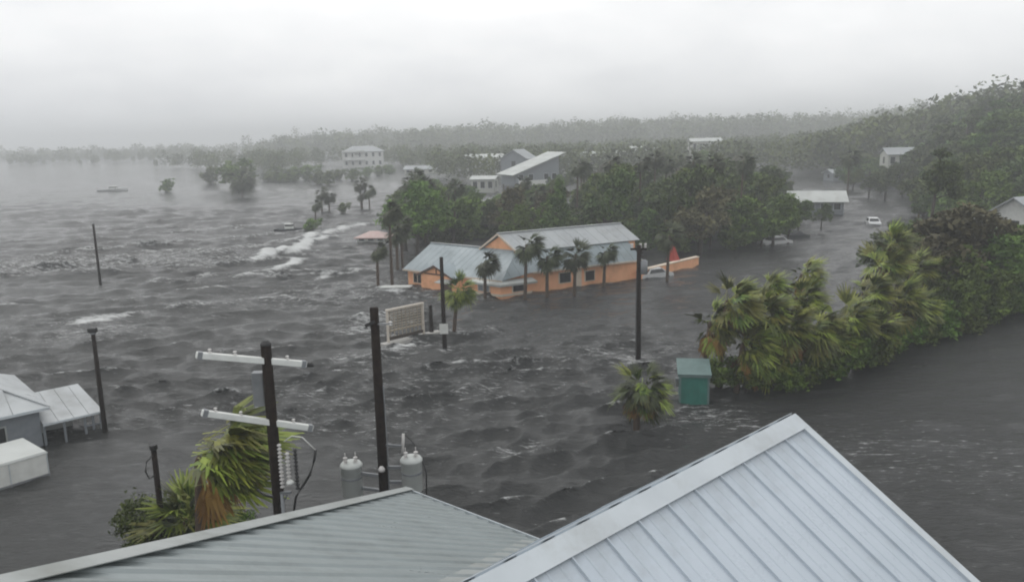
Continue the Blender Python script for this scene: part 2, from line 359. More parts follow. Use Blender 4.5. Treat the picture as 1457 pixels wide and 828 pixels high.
def make_water():
    ny, nx = 1000, 560
    ys = np.concatenate([[-400., -60., -8.], 6.*np.exp(np.linspace(0, math.log(600/6.), ny)), np.exp(np.linspace(math.log(640), math.log(3400), 24))])
    u = np.linspace(-1, 1, nx); Y, U = np.meshgrid(ys, u, indexing='ij')
    half = np.maximum(np.abs(Y)*.80+18, 30); half = np.where(Y < 0, 420., half); X = U*half
    gx = 2*half/nx; gy = np.gradient(ys)[:, None]*np.ones_like(X); g = np.maximum(gx*.8, gy)
    r = np.random.default_rng(3); h = np.zeros_like(X); DX = np.zeros_like(X); DY = np.zeros_like(X)
    wx = X+.9*vnoise(X/7, Y/7, 11); wy = Y+.9*vnoise(X/7, Y/7, 12)
    base = radians(-82)
    for i in range(84):
        lam = .8*math.exp((i+r.uniform(0, 1))/84*math.log(5.5)); th = base+r.normal()*(.22 if i % 3 else .7); k = 2*pi/lam
        amp = .0165*lam**.75*r.uniform(.5, 1.4)*(1 if i % 3 else .7); ph = r.uniform(0, 2*pi); att = sstep(2.0, 3.6, lam/g)*1.0
        arg = k*(wx*cos(th)+wy*sin(th))+ph; s_ = np.sin(arg)*amp*att; c_ = np.cos(arg)*amp*att
        h += s_; DX += c_*cos(th)*.85; DY += c_*sin(th)*.85
    opn = sstep(-6, -28, X+.12*(Y-60))*sstep(55, 85, Y)*sstep(330, 180, Y)
    for i in range(14):   # longer swell out in the open
        lam = r.uniform(7, 15); th = radians(-68)+r.normal()*.25; k = 2*pi/lam; arg = k*(wx*cos(th)+wy*sin(th))+r.uniform(0, 2*pi); amp = .075*r.uniform(.5, 1.3)*opn
        h += np.sin(arg)*amp; DX += np.cos(arg)*amp*cos(th); DY += np.cos(arg)*amp*sin(th)
    # gusts, and the lee of the buildings and of the thicket where the water lies calmer
    env = .85+.35*vnoise(X/16, Y/16, 21)*.6; env = np.clip(env, .35, 1.5)
    lee = 1-.6*sstep(6, 17, X-.02*Y)*sstep(150, 90, Y)
    lee *= 1-.75*sstep(16, 12, np.hypot((X+17)/1.0, (Y-27)/1.0))
    lee *= 1-.55*np.exp(-(((X-7)/13)**2+((Y-70)/9)**2))
    lee *= 1-.55*sstep(140, 260, Y)
    E_ = env*lee; h *= E_; DX *= E_; DY *= E_
    sg = float(np.std(h[(Y > 25) & (Y < 80) & (X < 0)]))
    foam = sstep(1.5, 3.0, h/sg)*.55*sstep(200, 120, Y)
    foam = np.maximum(foam, .27*np.clip(E_, 0, 1.2)*sstep(170, 110, Y)*np.clip(.6+.5*vnoise(X/11, Y/7, 41), 0, 1.3))
    for a, b, hh, f in BREAKERS:
        d = b-a; L = np.hypot(*d); d = d/L; n = np.array([d[1], -d[0]])
        if n[1] > 0: n = -n
        s_ = (X-a[0])*d[0]+(Y-a[1])*d[1]; t_ = (X-a[0])*n[0]+(Y-a[1])*n[1]+.9*vnoise(s_/5, s_*0, 31)+.25*vnoise(X/1.5, Y/1.5, 32)
        along = sstep(-2, L*.25, s_)*sstep(L+2, L*.75, s_)*(.8+.2*np.sin(s_*.9+1)*np.sin(s_*.37))
        wd = (.9+hh)*max(1., a[1]/75); hh = hh*max(1., a[1]/80); h += hh*along*np.where(t_ > 0, np.exp(-(t_/(wd*.7))**2), np.exp(-(t_/(wd*1.8))**2))
        foam = np.maximum(foam, f*along*.95*np.exp(-((t_-.15)/(wd*.6))**2))
    # spray caught round the drowned sign and along the poles
    for px, py, rr, f in ((575, 492, 2.2, .55), (560, 500, 2.6, .4), (633, 500, 1.0, .4), (905, 513, 2.0, .5), (690, 424, 1.3, .4), (950, 497, 3, .3), (1000, 590, 3.0, .35), (1040, 600, 2.5, .3), (530, 455, 2.5, .55), (560, 413, 1.6, .8), (545, 409, 1.2, .6), (520, 520, 2.5, .3), (640, 470, 2, .35), (300, 690, 3, .2), (545, 475, 1.6, .5), (510, 470, 2.2, .5), (500, 510, 2, .45), (700, 470, 2.5, .3), (860, 500, 2.5, .35), (960, 520, 2, .35), (330, 500, 3, .3), (150, 470, 4, .4), (110, 475, 3, .35), (1230, 640, 5, .22), (1390, 660, 6, .2)):
        p = at(px, py); foam = np.maximum(foam, f*1.15*np.exp(-(((X-p[0])/rr)**2+((Y-p[1])/rr)**2)))
    amp0 = np.where(Y < 3, 0, 1); h *= amp0
    V = np.stack([X+DX*amp0, Y+DY*amp0, h], -1).reshape(-1, 3)
    ii = np.arange(len(ys)*nx).reshape(len(ys), nx)
    Fq = np.stack([ii[:-1, :-1], ii[:-1, 1:], ii[1:, 1:], ii[1:, :-1]], -1).reshape(-1, 4)
    me = np_mesh('water', V, Fq, None, None, True)
    a = me.attributes.new('foam', 'FLOAT', 'POINT'); a.data.foreach_set('value', foam.astype(np.float32).ravel())
    m = bpy.data.materials.new('storm_water'); m.use_nodes = True; t = m.node_tree; p = t.nodes['Principled BSDF']; NN = t.nodes.new; L = t.links.new
    geo = NN('ShaderNodeNewGeometry'); mpp = NN('ShaderNodeMapping'); mpp.inputs['Rotation'].default_value = (0, 0, radians(14)); mpp.inputs['Scale'].default_value = (.75, 2.1, 1)
    L(geo.outputs['Position'], mpp.inputs[0])
    n1 = NN('ShaderNodeTexNoise'); n1.inputs['Scale'].default_value = 2.2; n1.inputs['Detail'].default_value = 6; n1.inputs['Roughness'].default_value = .62; L(mpp.outputs[0], n1.inputs[0])
    bp = NN('ShaderNodeBump'); bp.inputs['Strength'].default_value = .85; bp.inputs['Distance'].default_value = .18; L(n1.outputs[0], bp.inputs['Height']); L(bp.outputs[0], p.inputs['Normal'])
    fa = NN('ShaderNodeAttribute'); fa.attribute_name = 'foam'
    mp2 = NN('ShaderNodeMapping'); mp2.inputs['Rotation'].default_value = (0, 0, radians(-10)); mp2.inputs['Scale'].default_value = (.55, 2.6, 1); L(geo.outputs['Position'], mp2.inputs[0])
    n2 = NN('ShaderNodeTexNoise'); n2.inputs['Scale'].default_value = 2.0; n2.inputs['Detail'].default_value = 9; n2.inputs['Roughness'].default_value = .78; L(mp2.outputs[0], n2.inputs[0])
    nc = NN('ShaderNodeMath'); nc.operation = 'MULTIPLY_ADD'; nc.inputs[1].default_value = 2.2; nc.inputs[2].default_value = -.6; L(n2.outputs[0], nc.inputs[0])
    ad = NN('ShaderNodeMath'); ad.operation = 'MULTIPLY_ADD'; L(fa.outputs['Fac'], ad.inputs[0]); ad.inputs[1].default_value = .8; L(nc.outputs[0], ad.inputs[2])
    mr = NN('ShaderNodeMapRange'); mr.interpolation_type = 'SMOOTHSTEP'; mr.inputs['From Min'].default_value = .74; mr.inputs['From Max'].default_value = 1.3; L(ad.outputs[0], mr.inputs[0])
    mx = NN('ShaderNodeMix'); mx.data_type = 'RGBA'; mx.inputs['A'].default_value = (.030, .031, .030, 1); mx.inputs['B'].default_value = (.60, .61, .60, 1)
    L(mr.outputs[0], mx.inputs['Factor']); L(mx.outputs['Result'], p.inputs['Base Color'])
    mr2 = NN('ShaderNodeMapRange'); mr2.inputs['To Min'].default_value = .10; mr2.inputs['To Max'].default_value = .8; L(mr.outputs[0], mr2.inputs[0]); L(mr2.outputs[0], p.inputs['Roughness'])
    p.inputs['IOR'].default_value = 1.333
    me.materials.append(m)
    o = link(bpy.data.objects.new('water', me)); o['kind'] = 'structure'; o['label'] = 'dark grey wind-torn storm surge covering the streets'
make_water()

# ---------------------------------------------------------------- near roof, white standing seam (gable)
def A(*v): return np.array(v, float)
def right_building():
    z0 = 9.; P1 = at(1127, 592, z0); P2 = at(670, 828, z0); r = P1-P2; r /= np.linalg.norm(r); n = A(r[1], -r[0], 0)
    p1, p2, run, run2, L = radians(32.2), radians(36.6), 5.2, 5.3, 17.
    t = thing('metal_roofed_building', 'building with bluish white standing seam metal gable roof and broad white ridge cap', 'building', (P1[0], P1[1], 0))
    o = A(P1[0], P1[1], 0); dn = n*cos(p1)-A(0, 0, sin(p1)); nn = n*sin(p1)+A(0, 0, cos(p1)); df = -n*cos(p2)-A(0, 0, sin(p2)); nf = -n*sin(p2)+A(0, 0, cos(p2))
    R = P1-o
    wd = .80; np_ = int(L/wd); sl1 = run/cos(p1); sl2 = run2/cos(p2)
    def panel(d, nv, sl, flip):
        mb = MB(); X = -r*wd
        pr = [(0, 0), (.0, .05), (.025, .05), (.03, 0), (.25, 0), (.265, .012), (.285, .012), (.30, 0), (.52, 0), (.535, .012), (.555, .012), (.57, 0), (.80, 0)]
        a = [-r*q+nv*hh for q, hh in pr]; b = [v+d*sl for v in a]
        nq = len(pr); mb.add(a+b, [((i, i+1, nq+i+1, nq+i) if not flip else (nq+i, nq+i+1, i+1, i)) for i in range(nq-1)])
        return mb.mesh('roof_panel', 'roof_white')
    ma, mb_ = panel(dn, nn, sl1, False), panel(df, nf, sl2, True)
    for i in range(np_):
        part('roof_panel', ma, t, R-r*(wd*i+.1)); part('roof_panel', mb_, t, R-r*(wd*i+.1))
    q = MB(); cw = .38
    q.slab([R+nn*.07+r*.06, R+nn*.07-r*L, R+nn*.065-r*L+dn*cw, R+nn*.065+r*.06+dn*cw], .012)
    q.slab([R+nf*.068+r*.06, R+nf*.068+r*.06+df*.3, R+nf*.068-r*L+df*.3, R+nf*.068-r*L], .012)
    q.build('ridge_cap', 'trim_white', t)
    q = MB(); q.slab([R+nn*.062+r*.08+dn*.3, R+nn*.062-r*.13+dn*.3, R+nn*.062-r*.13+dn*(sl1+.05), R+nn*.062+r*.08+dn*(sl1+.05)], .012)
    q.slab([R+r*.083+dn*.05+nn*.06, R+r*.083+dn*(sl1+.05)+nn*.06, R+r*.083+dn*(sl1+.05)-nn*.2, R+r*.083+dn*.05-nn*.2], .01); q.build('rake_trim', 'trim_white', t)
    q = MB(); q.slab([R+r*.083+df*.05+nf*.06, R+r*.083+df*.05-nf*.2, R+r*.083+df*sl2-nf*.2, R+r*.083+df*sl2+nf*.06], .01); q.build('rake_trim', 'trim_white', t)
    # walls below
    e1 = R+dn*(sl1-.5)-nn*.08; e2 = R+df*(sl2-.5)-nf*.08; q = MB(); a = -r*.25; b = -r*(L-.3); top = R-A(0, 0, .12)
    def col(p, z): return A(p[0], p[1], z)
    pts = [e1+a, top+a, e2+a]; pts2 = [e1+b, top+b, e2+b]
    q.add([col(pts[0], -1), pts[0], pts[1], pts[2], col(pts[2], -1)], [(0, 1, 2, 3, 4)]); q.add([col(pts2[0], -1), pts2[0], pts2[1], pts2[2], col(pts2[2], -1)], [(4, 3, 2, 1, 0)])
    q.add([col(pts[0], -1), pts[0], pts2[0], col(pts2[0], -1)], [(3, 2, 1, 0)]); q.add([col(pts[2], -1), pts[2], pts2[2], col(pts2[2], -1)], [(0, 1, 2, 3)])
    q.build('wall', 'house_white', t)
    return P1, r, n, p2
RB = right_building()

# ---------------------------------------------------------------- near roof, grey corrugated (hip)
def left_building():
    ze = 5.; K = at(575, 697, ze); V = at(765, 770, ze); e = V-K; e /= np.linalg.norm(e); m = A(e[1], -e[0], 0); tp = tan(radians(25.58)); kk = .6667
    t = thing('metal_roofed_building', 'building with grey corrugated metal hip roof and pale hip cap', 'building', (K[0], K[1], 0)); o = A(K[0], K[1], 0); Z = A(0, 0, 1)
    nv = np.cross(e, m+Z*tp); nv = nv/np.linalg.norm(nv); nv = nv if nv[2] > 0 else -nv
    P1, r, n, p2 = RB; qv = -n
    def valley(x):    # first m at which this face rises above the neighbour's far slope
        # left z(m) = ze + tp m ; far slope z = 9 - tan(p2)*dist
        f = lambda mm: ze+tp*mm-(9-tan(p2)*(((K+e*x+m*mm)-P1)@qv))
        if f(0) >= 0: return -.12
        lo, hi = 0, 40
        for _ in range(40):
            mid = (lo+hi)/2
            if f(mid) > 0: hi = mid
            else: lo = mid
        return hi
    W = .42; prof = [(0, 0), (.10, 0), (.15, .036), (.23, .036), (.28, 0), (.42, 0)]; x = .02
    def P(xx, mm, hh): return K-o+e*xx+m*mm+Z*(tp*mm)+nv*hh
    while x < 9.2:
        mb = MB(); aa = []; bb = []
        for q, hh in prof:
            xx = x+q; m1 = valley(xx); m2 = max(xx/kk-.16, m1+.01); aa.append(P(xx, m1, hh)); bb.append(P(xx, m2, hh))
        k = len(prof); mb.add(aa+bb, [(i, i+1, k+i+1, k+i) for i in range(k-1)]); mb.build('roof_panel', 'roof_grey', t); x += W
    # hip cap: broad folded strip along the hip, the other face falls away beyond it
    hd = e*kk+m+Z*tp; hd /= np.linalg.norm(hd); Lh = 16.5
    a0 = K-o-hd*.15; s1 = np.cross(hd, nv); s1 /= np.linalg.norm(s1); s1 = s1 if s1@e > 0 else -s1
    # other face: normal facing away, contains the hip, eave running along -m side
    tp2 = tp/kk; nv2 = np.cross(hd, -m); nv2 = np.cross(m, hd); nv2 /= np.linalg.norm(nv2); nv2 = nv2 if nv2[2] > 0 else -nv2
    s2 = np.cross(hd, nv2); s2 /= np.linalg.norm(s2); s2 = s2 if s2@e < 0 else -s2
    q = MB(); h1 = .085
    top = [a0+nv*h1, a0+hd*Lh+nv*h1]; q.slab([top[0], top[0]+s1*.25, top[1]+s1*.25, top[1]], .012); q.slab([top[0], top[1], top[1]+s2*.26+A(0, 0, .0), top[0]+s2*.26], .012)
    q.build('hip_cap', 'trim_grey', t)
    q = MB(); q.slab([a0, a0+hd*Lh, a0+hd*Lh+s2*6, a0+s2*.05+(-m)*0], .02); q.build('roof_slope', 'roof_grey', t)
    q = MB(); q.bar(K-o-nv*.06-m*.13, V-o+e*3-nv*.06-m*.13, .03, .16); q.build('eave_trim', 'trim_white', t)
    # valley flashing against the neighbouring roof
    pts = [P(x_, valley(x_), .012) for x_ in (5.0, 6., 7., 8., 9.2)]
    q = MB()
    for a, b in zip(pts[:-1], pts[1:]): q.slab([a-e*.34+Z*.0, a+e*.05, b+e*.05, b-e*.34], .004)
    q.build('valley_flashing', 'trim_grey', t)
    # walls
    c0 = K-o+m*.45+e*.5; c1 = K-o+m*.45+e*9; c2 = c0+m*10; q = MB(); zt = ze+.1
    for a, b in ((c0, c1), (c0+m*.0, c2)):
        a = a.copy(); b = b.copy(); q.add([(a[0], a[1], -1), (b[0], b[1], -1), (b[0], b[1], zt), (a[0], a[1], zt)], [(0, 1, 2, 3)])
    q.build('wall', 'wall_grey', t)
left_building()

# ---------------------------------------------------------------- utility poles
def pole_pts(top, Y, base_below=1.):
    p = atd(top[0], top[1], Y); return A(p[0], p[1], 0), p[2]
def bell(mb, c, n=4, r=.07, h=.09, ax=(0, 0, 1)):
    prof = []
    for i in range(n): prof += [(r*.45, i*h), (r, i*h+.2*h), (r*.9, i*h+.45*h), (r*.4, i*h+.7*h)]
    mb.lathe(prof, 10, c)
def crossarm_pole():
    b, z = pole_pts((378, 491), 21.)
    t = thing('utility_pole', 'dark wooden utility pole carrying two white crossarms beside the wind-blown palm', 'utility pole', b)
    MB().tube([(0, 0, -1), (0, 0, z*.5), (0, 0, z)], [.19, .165, .14], 12).build('pole', 'wood_dark', t, True)
    MB().lathe([(.15, z), (.15, z+.05), (.06, z+.13)], 10).build('pole_cap', 'black', t)
    def zfor(px, py): q = atd(px, py, 20.8); return q-b
    for (l, r_) in (((279, 505), (436, 518)), ((287, 587), (445, 609))):
        a = atd(*l, 20.1)-b; c = atd(*r_, 21.5)-b; arm = MB().bar(a, c, .15, .17).build('crossarm', 'arm_white', t, bevel=.02)
        d = c-a
        for f in (.03, .97):
            MB().bar(a+d*(f-.02), a+d*(f+.02), .17, .19).build('end_cap', 'steel', arm)
        for f in (.12, .34, .82):
            q = a+d*f+A(0, 0, .08); mm = MB(); bell(mm, q, 2, .05, .07); mm.build('insulator', 'porcelain', arm, True)
    c = atd(436, 518, 21.5)-b; MB().tube([c+A(-.05, 0, 0), c+A(.12, 0, -.02), c+A(.2, 0, -.06)], [.06, .075, .03], 8).build('end_clamp', 'black', t)
    # grey control box strapped behind the pole, below the upper arm
    q = atd(367, 553, 21.15)-b; MB().box(q[0]-.14, q[0]+.16, q[1]-.05, q[1]+.2, q[2]-.5, q[2]+.46).build('control_box', 'steel', t, bevel=.02)
    MB().bar((0, .05, q[2]+.3), (q[0], q[1]+.1, q[2]+.3), .05, .05).build('box_bracket', 'steel', t)
    # cable terminations right of the pole
    br = atd(412, 700, 20.9)-b; MB().bar((.05, -.1, br[2]-.02), br+A(.05, 0, 0), .06, .07).build('bracket', 'steel', t)
    MB().bar((.05, -.12, br[2]-.45), br+A(-.05, 0, -.06), .04, .05).build('bracket', 'steel', t)
    for px, py0, py1 in ((402, 628, 694), (412, 640, 690), (424, 632, 696)):
        a = atd(px, py1, 20.85)-b; c = atd(px, py0, 20.85)-b; mm = MB(); bell(mm, a, int((c[2]-a[2])/.11), .065, .11); mm.build('insulator', 'porcelain' if px < 420 else 'black', t, True)
    c = [atd(*q, 20.85)-b for q in ((449, 640), (447, 655), (441, 675), (430, 692), (421, 707), (417, 735))]
    MB().tube(c, .035, 8).build('cable', 'black', t, True)
    c = [atd(*q, 20.85)-b for q in ((404, 628), (415, 620), (430, 622), (449, 640))]; MB().tube(c, .014, 6).build('cable', 'arm_white', t, True)
    c = [atd(*q, 20.85)-b for q in ((366, 696), (376, 704), (390, 708))]; MB().tube(c, .03, 6).build('guy_hook', 'black', t, True)
    MB().lathe([(.05, 0), (.11, .02), (.11, .05), (.06, .1)], 10, tuple(atd(413, 688, 20.8)-b)).build('fuse_cap', 'arm_white', t, True)
    MB().tube([(.16, -.17, -1), (.16, -.17, br[2]-.02)], .05, 8).build('conduit', 'steel', t, True)
crossarm_pole()

def transformer(parent, c, mount):
    q = MB(); q.lathe([(.30, 0), (.335, .04), (.335, 1.0), (.36, 1.02), (.36, 1.06), (.30, 1.14), (.10, 1.19)], 20, tuple(c))
    tank = q.build('transformer', 'tank', parent, True)
    MB().lathe([(.343, .62), (.347, .63), (.347, .68), (.343, .69)], 20, tuple(c)).build('band', 'steel', tank)
    for dx, dy in ((-.16, -.1), (.16, -.06)):
        mm = MB(); bell(mm, (c[0]+dx, c[1]+dy, c[2]+1.12), 3, .075, .09); mm.tube([(c[0]+dx, c[1]+dy, c[2]+1.36), (c[0]+dx, c[1]+dy, c[2]+1.5)], .015, 6); mm.build('bushing', 'porcelain', tank, True)
    MB().bar(mount, (c[0], c[1], c[2]+.8), .07, .1).build('mounting_bracket', 'steel', parent); MB().bar((mount[0], mount[1], mount[2]-.5), (c[0], c[1], c[2]+.3), .07, .1).build('mounting_bracket', 'steel', parent)
def transformer_pole():
    Y = 24.2; b, z = pole_pts((532, 438), Y)
    t = thing('utility_pole', 'thick dark utility pole carrying two pale grey transformer tanks behind the grey corrugated roof', 'utility pole', b)
    MB().tube([(.0, 0, -1), (0, 0, z*.5), (0, 0, z)], [.175, .155, .135], 12).build('pole', 'wood_dark', t, True)
    cr_ = atd(586, 672, Y-.1)-b; cl = atd(501, 682, Y+.25)-b
    transformer(t, A(cr_[0], cr_[1], cr_[2]-.62), (0, 0, cr_[2]+.15)); transformer(t, A(cl[0], cl[1], cl[2]-.55), (0, 0, cl[2]+.2))
    # fuse cutout above the bigger tank
    f = atd(572, 630, Y-.15)-b; mm = MB(); mm.tube([f+A(0, 0, -.35), f+A(.06, 0, .3)], .045, 8); mm.build('fuse_cutout', 'porcelain', t, True)
    MB().bar((0, 0, f[2]-.1), f+A(0, 0, -.1), .05, .06).build('cutout_arm', 'steel', t)
    MB().tube([f+A(.06, 0, .3), f+A(.3, -.05, .1), A(cr_[0]+.16, cr_[1]-.1, cr_[2]+.95)], .014, 6).build('wire', 'black', t)
    MB().tube([A(cr_[0]+.34, cr_[1], cr_[2]+.45), A(cr_[0]+.46, cr_[1], cr_[2]), A(cr_[0]+.42, cr_[1], cr_[2]-1)], .022, 6).build('wire', 'black', t, True)
    g = atd(543, 667, Y-.2)-b; MB().lathe([(.02, -.1), (.1, -.08), (.11, .0), (.05, .09)], 10, (g[0], g[1], g[2])).build('meter', 'porcelain', t, True)
    g = atd(522, 461, Y-.1)-b; MB().bar(g+A(-.05, 0, -.06), g+A(.25, 0, .08), .1, .1).build('bracket', 'black', t)
    g = atd(553, 461, Y-.1)-b; mm = MB(); mm.bar(A(0, -.05, g[2]), g+A(.1, 0, 0), .04, .04); mm.build('insulator_arm', 'steel', t)
    mm = MB(); bell(mm, g+A(.05, 0, -.05), 2, .06, .08); mm.build('insulator', 'porcelain', t, True)
    mm = MB(); mm.tube([(.16, -.08, z*.25), (.2, -.1, z*.55), (.16, -.05, z*.75)], .018, 6); mm.build('wire', 'steel', t)
transformer_pole()

def plain_pole(foot, top, label, r, m='wood_dark', extra=None, Y=None):
    if Y is None: b = at(*foot); q = atd(*top, b[1]); z = q[2]
    else: q = atd(*top, Y); b = A(q[0], q[1], 0); z = q[2]
    t = thing('utility_pole' if 'utility' in label else 'post', label, 'utility pole' if 'utility' in label else 'post', (b[0], b[1], 0))
    MB().tube([(0, 0, -1.2), (0, 0, z*.5), (0, 0, z)], [r*1.15, r, r*.85], 10).build('pole' if 'utility' in label else 'shaft', m, t, True)
    if extra: extra(t, z, r)
    return t
def ex_lamp(t, z, r):
    MB().box(-.22, .2, -.14, .14, z, z+.24).build('lamp_head', 'black', t, bevel=.03); MB().lathe([(r*1.3, z-.08), (r*1.3, z)], 10).build('collar', 'steel', t)
plain_pole((150, 616), (136, 473), 'slim dark utility pole topped by a dark box lamp next to the grey porch', .12, extra=ex_lamp)
def ex_tip(t, z, r):
    MB().box(-.1, .14, -.1, .1, z*.18, z*.26).build('junction_box', 'black', t, bevel=.02); MB().lathe([(r*1.2, z-.05), (r*.6, z+.06)], 8).build('pole_cap', 'steel', t)
plain_pole((143, 405), (135, 318), 'lone thin utility pole standing far out in the open water', .13, extra=ex_tip)
def ex_loop(t, z, r):
    MB().tube([(-.02, -.12, z-.3), (-.22, -.12, z-.5), (-.3, -.1, z-.85), (-.2, -.1, z-1.1), (-.05, -.1, z-1.0)], .025, 6).build('cable', 'black', t, True); MB().lathe([(r*1.35, z-.12), (r*1.35, z+.04)], 8).build('pole_cap', 'black', t)
plain_pole(None, (218, 634), 'short dark utility pole with a hanging cable loop rising from the bush', .10, extra=ex_loop, Y=25.)
def ex_sign(t, z, r):
    c = atd(631, 467, 55.7)
    MB().box(-.3, .3, -r-.1, -r-.04, c[2]-.36, c[2]+.36).build('sign_plate', 'house_white', t, bevel=.01); MB().box(-.05, .05, -r-.05, -r+.02, c[2]-.2, c[2]+.2).build('bracket', 'steel', t)
plain_pole((633, 498), (627, 366), 'slender dark utility pole with a white plate low on it in front of orange building', .15, extra=ex_sign)
def ex_head(t, z, r):
    MB().bar((-.55, .1, z-.25), (.5, -.05, z-.25), .12, .14).build('crossarm', 'wood_dark', t)
    for dx in (-.45, .1, .42):
        mm = MB(); bell(mm, (dx, 0, z-.18), 3, .1, .11); mm.build('insulator', 'porcelain', t, True)
    q = MB(); q.lathe([(.2, z-1.9), (.24, z-1.85), (.24, z-1.05), (.1, z-.95)], 12, (.32, -.1, 0)); q.build('transformer', 'steel', t, True); MB().bar((0, 0, z-1.4), (.3, -.1, z-1.4), .08, .1).build('bracket', 'steel', t)
    MB().tube([(-.16, -.1, -1), (-.16, -.1, z*.45), (-.13, -.1, z-1.6)], .04, 6).build('conduit', 'black', t)
plain_pole((908, 511), (910, 349), 'dark utility pole with small transformer and insulators behind the short palm', .17, extra=ex_head)
plain_pole((614, 475), (612, 434), 'stubby dark wooden post beside the pale lattice panel', .16, m='wood_dark', extra=lambda t, z, r: MB().lathe([(r*1.05, z-.06), (r*1.05, z), (r*.5, z+.05)], 10).build('post_cap', 'black', t))

# ---------------------------------------------------------------- lattice sign panel
def lattice_panel():
    a = at(553, 490); b = at(603, 478); t = thing('lattice_panel', 'pale timber frame filled with tan lattice standing in foaming water', 'panel', (*((a+b)/2)[:2], 0))
    o = (a+b)/2; d = (b-a); L = np.linalg.norm(d); d /= L; z1 = 2.55
    for s_ in (-1, 1): MB().bar(d*s_*L/2+A(0, 0, -1), d*s_*L/2+A(0, 0, z1+.05), .17, .17, upv=(1, 0, 0)).build('post', 'post_pale', t, bevel=.01)
    MB().bar(-d*(L/2+.08)+A(0, 0, z1), d*(L/2+.08)+A(0, 0, z1), .19, .15).build('top_rail', 'post_pale', t, bevel=.01)
    MB().bar(-d*(L/2)+A(0, 0, .42), d*(L/2)+A(0, 0, .42), .1, .22).build('bottom_rail', 'wood_brown', t)
    MB().bar(-d*(L/2)+A(0, 0, .98), d*(L/2)+A(0, 0, .98), .08, .12).build('middle_rail', 'lattice', t)
    for z in (1.22, 1.42, 1.62, 1.82, 2.02, 2.22, 2.4): MB().bar(-d*(L/2-.08)+A(0, 0, z), d*(L/2-.08)+A(0, 0, z), .03, .075).build('slat', 'lattice', t)
    n = 9
    for i in range(n):
        x = -L/2+.2+(L-.4)*i/(n-1); MB().bar(d*x+A(0, 0, .55)+A(.03, -.05, 0), d*x+A(0, 0, z1-.06)+A(.03, -.05, 0), .05, .02, upv=tuple(d)).build('slat', 'lattice', t)
    MB().bar(-d*(L/2+.5)+A(0, -.1, .02), d*(L/2+1.6)+A(0, -.1, .02), .7, .3).build('kerb_base', 'concrete', t, bevel=.04)
lattice_panel()

# ---------------------------------------------------------------- green shed
def shed():
    p = at(986, 568); t = thing('shed', 'small teal green wooden shed half sunk beside the palm thicket', 'shed', (p[0], p[1], 0), radians(-9)); W, D, H = .80, .8, 1.72
    for i in range(6):
        x0 = -W+.06+i*(2*W-.12)/6; MB().box(x0, x0+(2*W-.12)/6-.012, -D, -D+.04, -1, H).build('plank', 'teal', t)
    MB().box(-W+.03, W-.03, -D+.05, D, -1, H-.02).build('wall', 'teal', t)
    for x in (-W-.02, W-.08): MB().box(x, x+.1, -D-.03, -D+.06, -1, H).build('corner_board', 'teal_roof', t)
    q = MB(); q.slab([(-W-.12, -D-.15, H+.02), (W+.12, -D-.15, H+.02), (W+.12, D+.15, H+.42), (-W-.12, D+.15, H+.42)], .08); q.build('roof', 'teal_roof', t)
    MB().box(-W-.1, W+.1, -D-.12, -D-.05, H-.16, H-.055).build('fascia', 'teal_roof', t)
    MB().box(-W-.22, -W-.02, -.5, -.2, .9, 1.35).build('meter_box', 'steel', t)
shed()

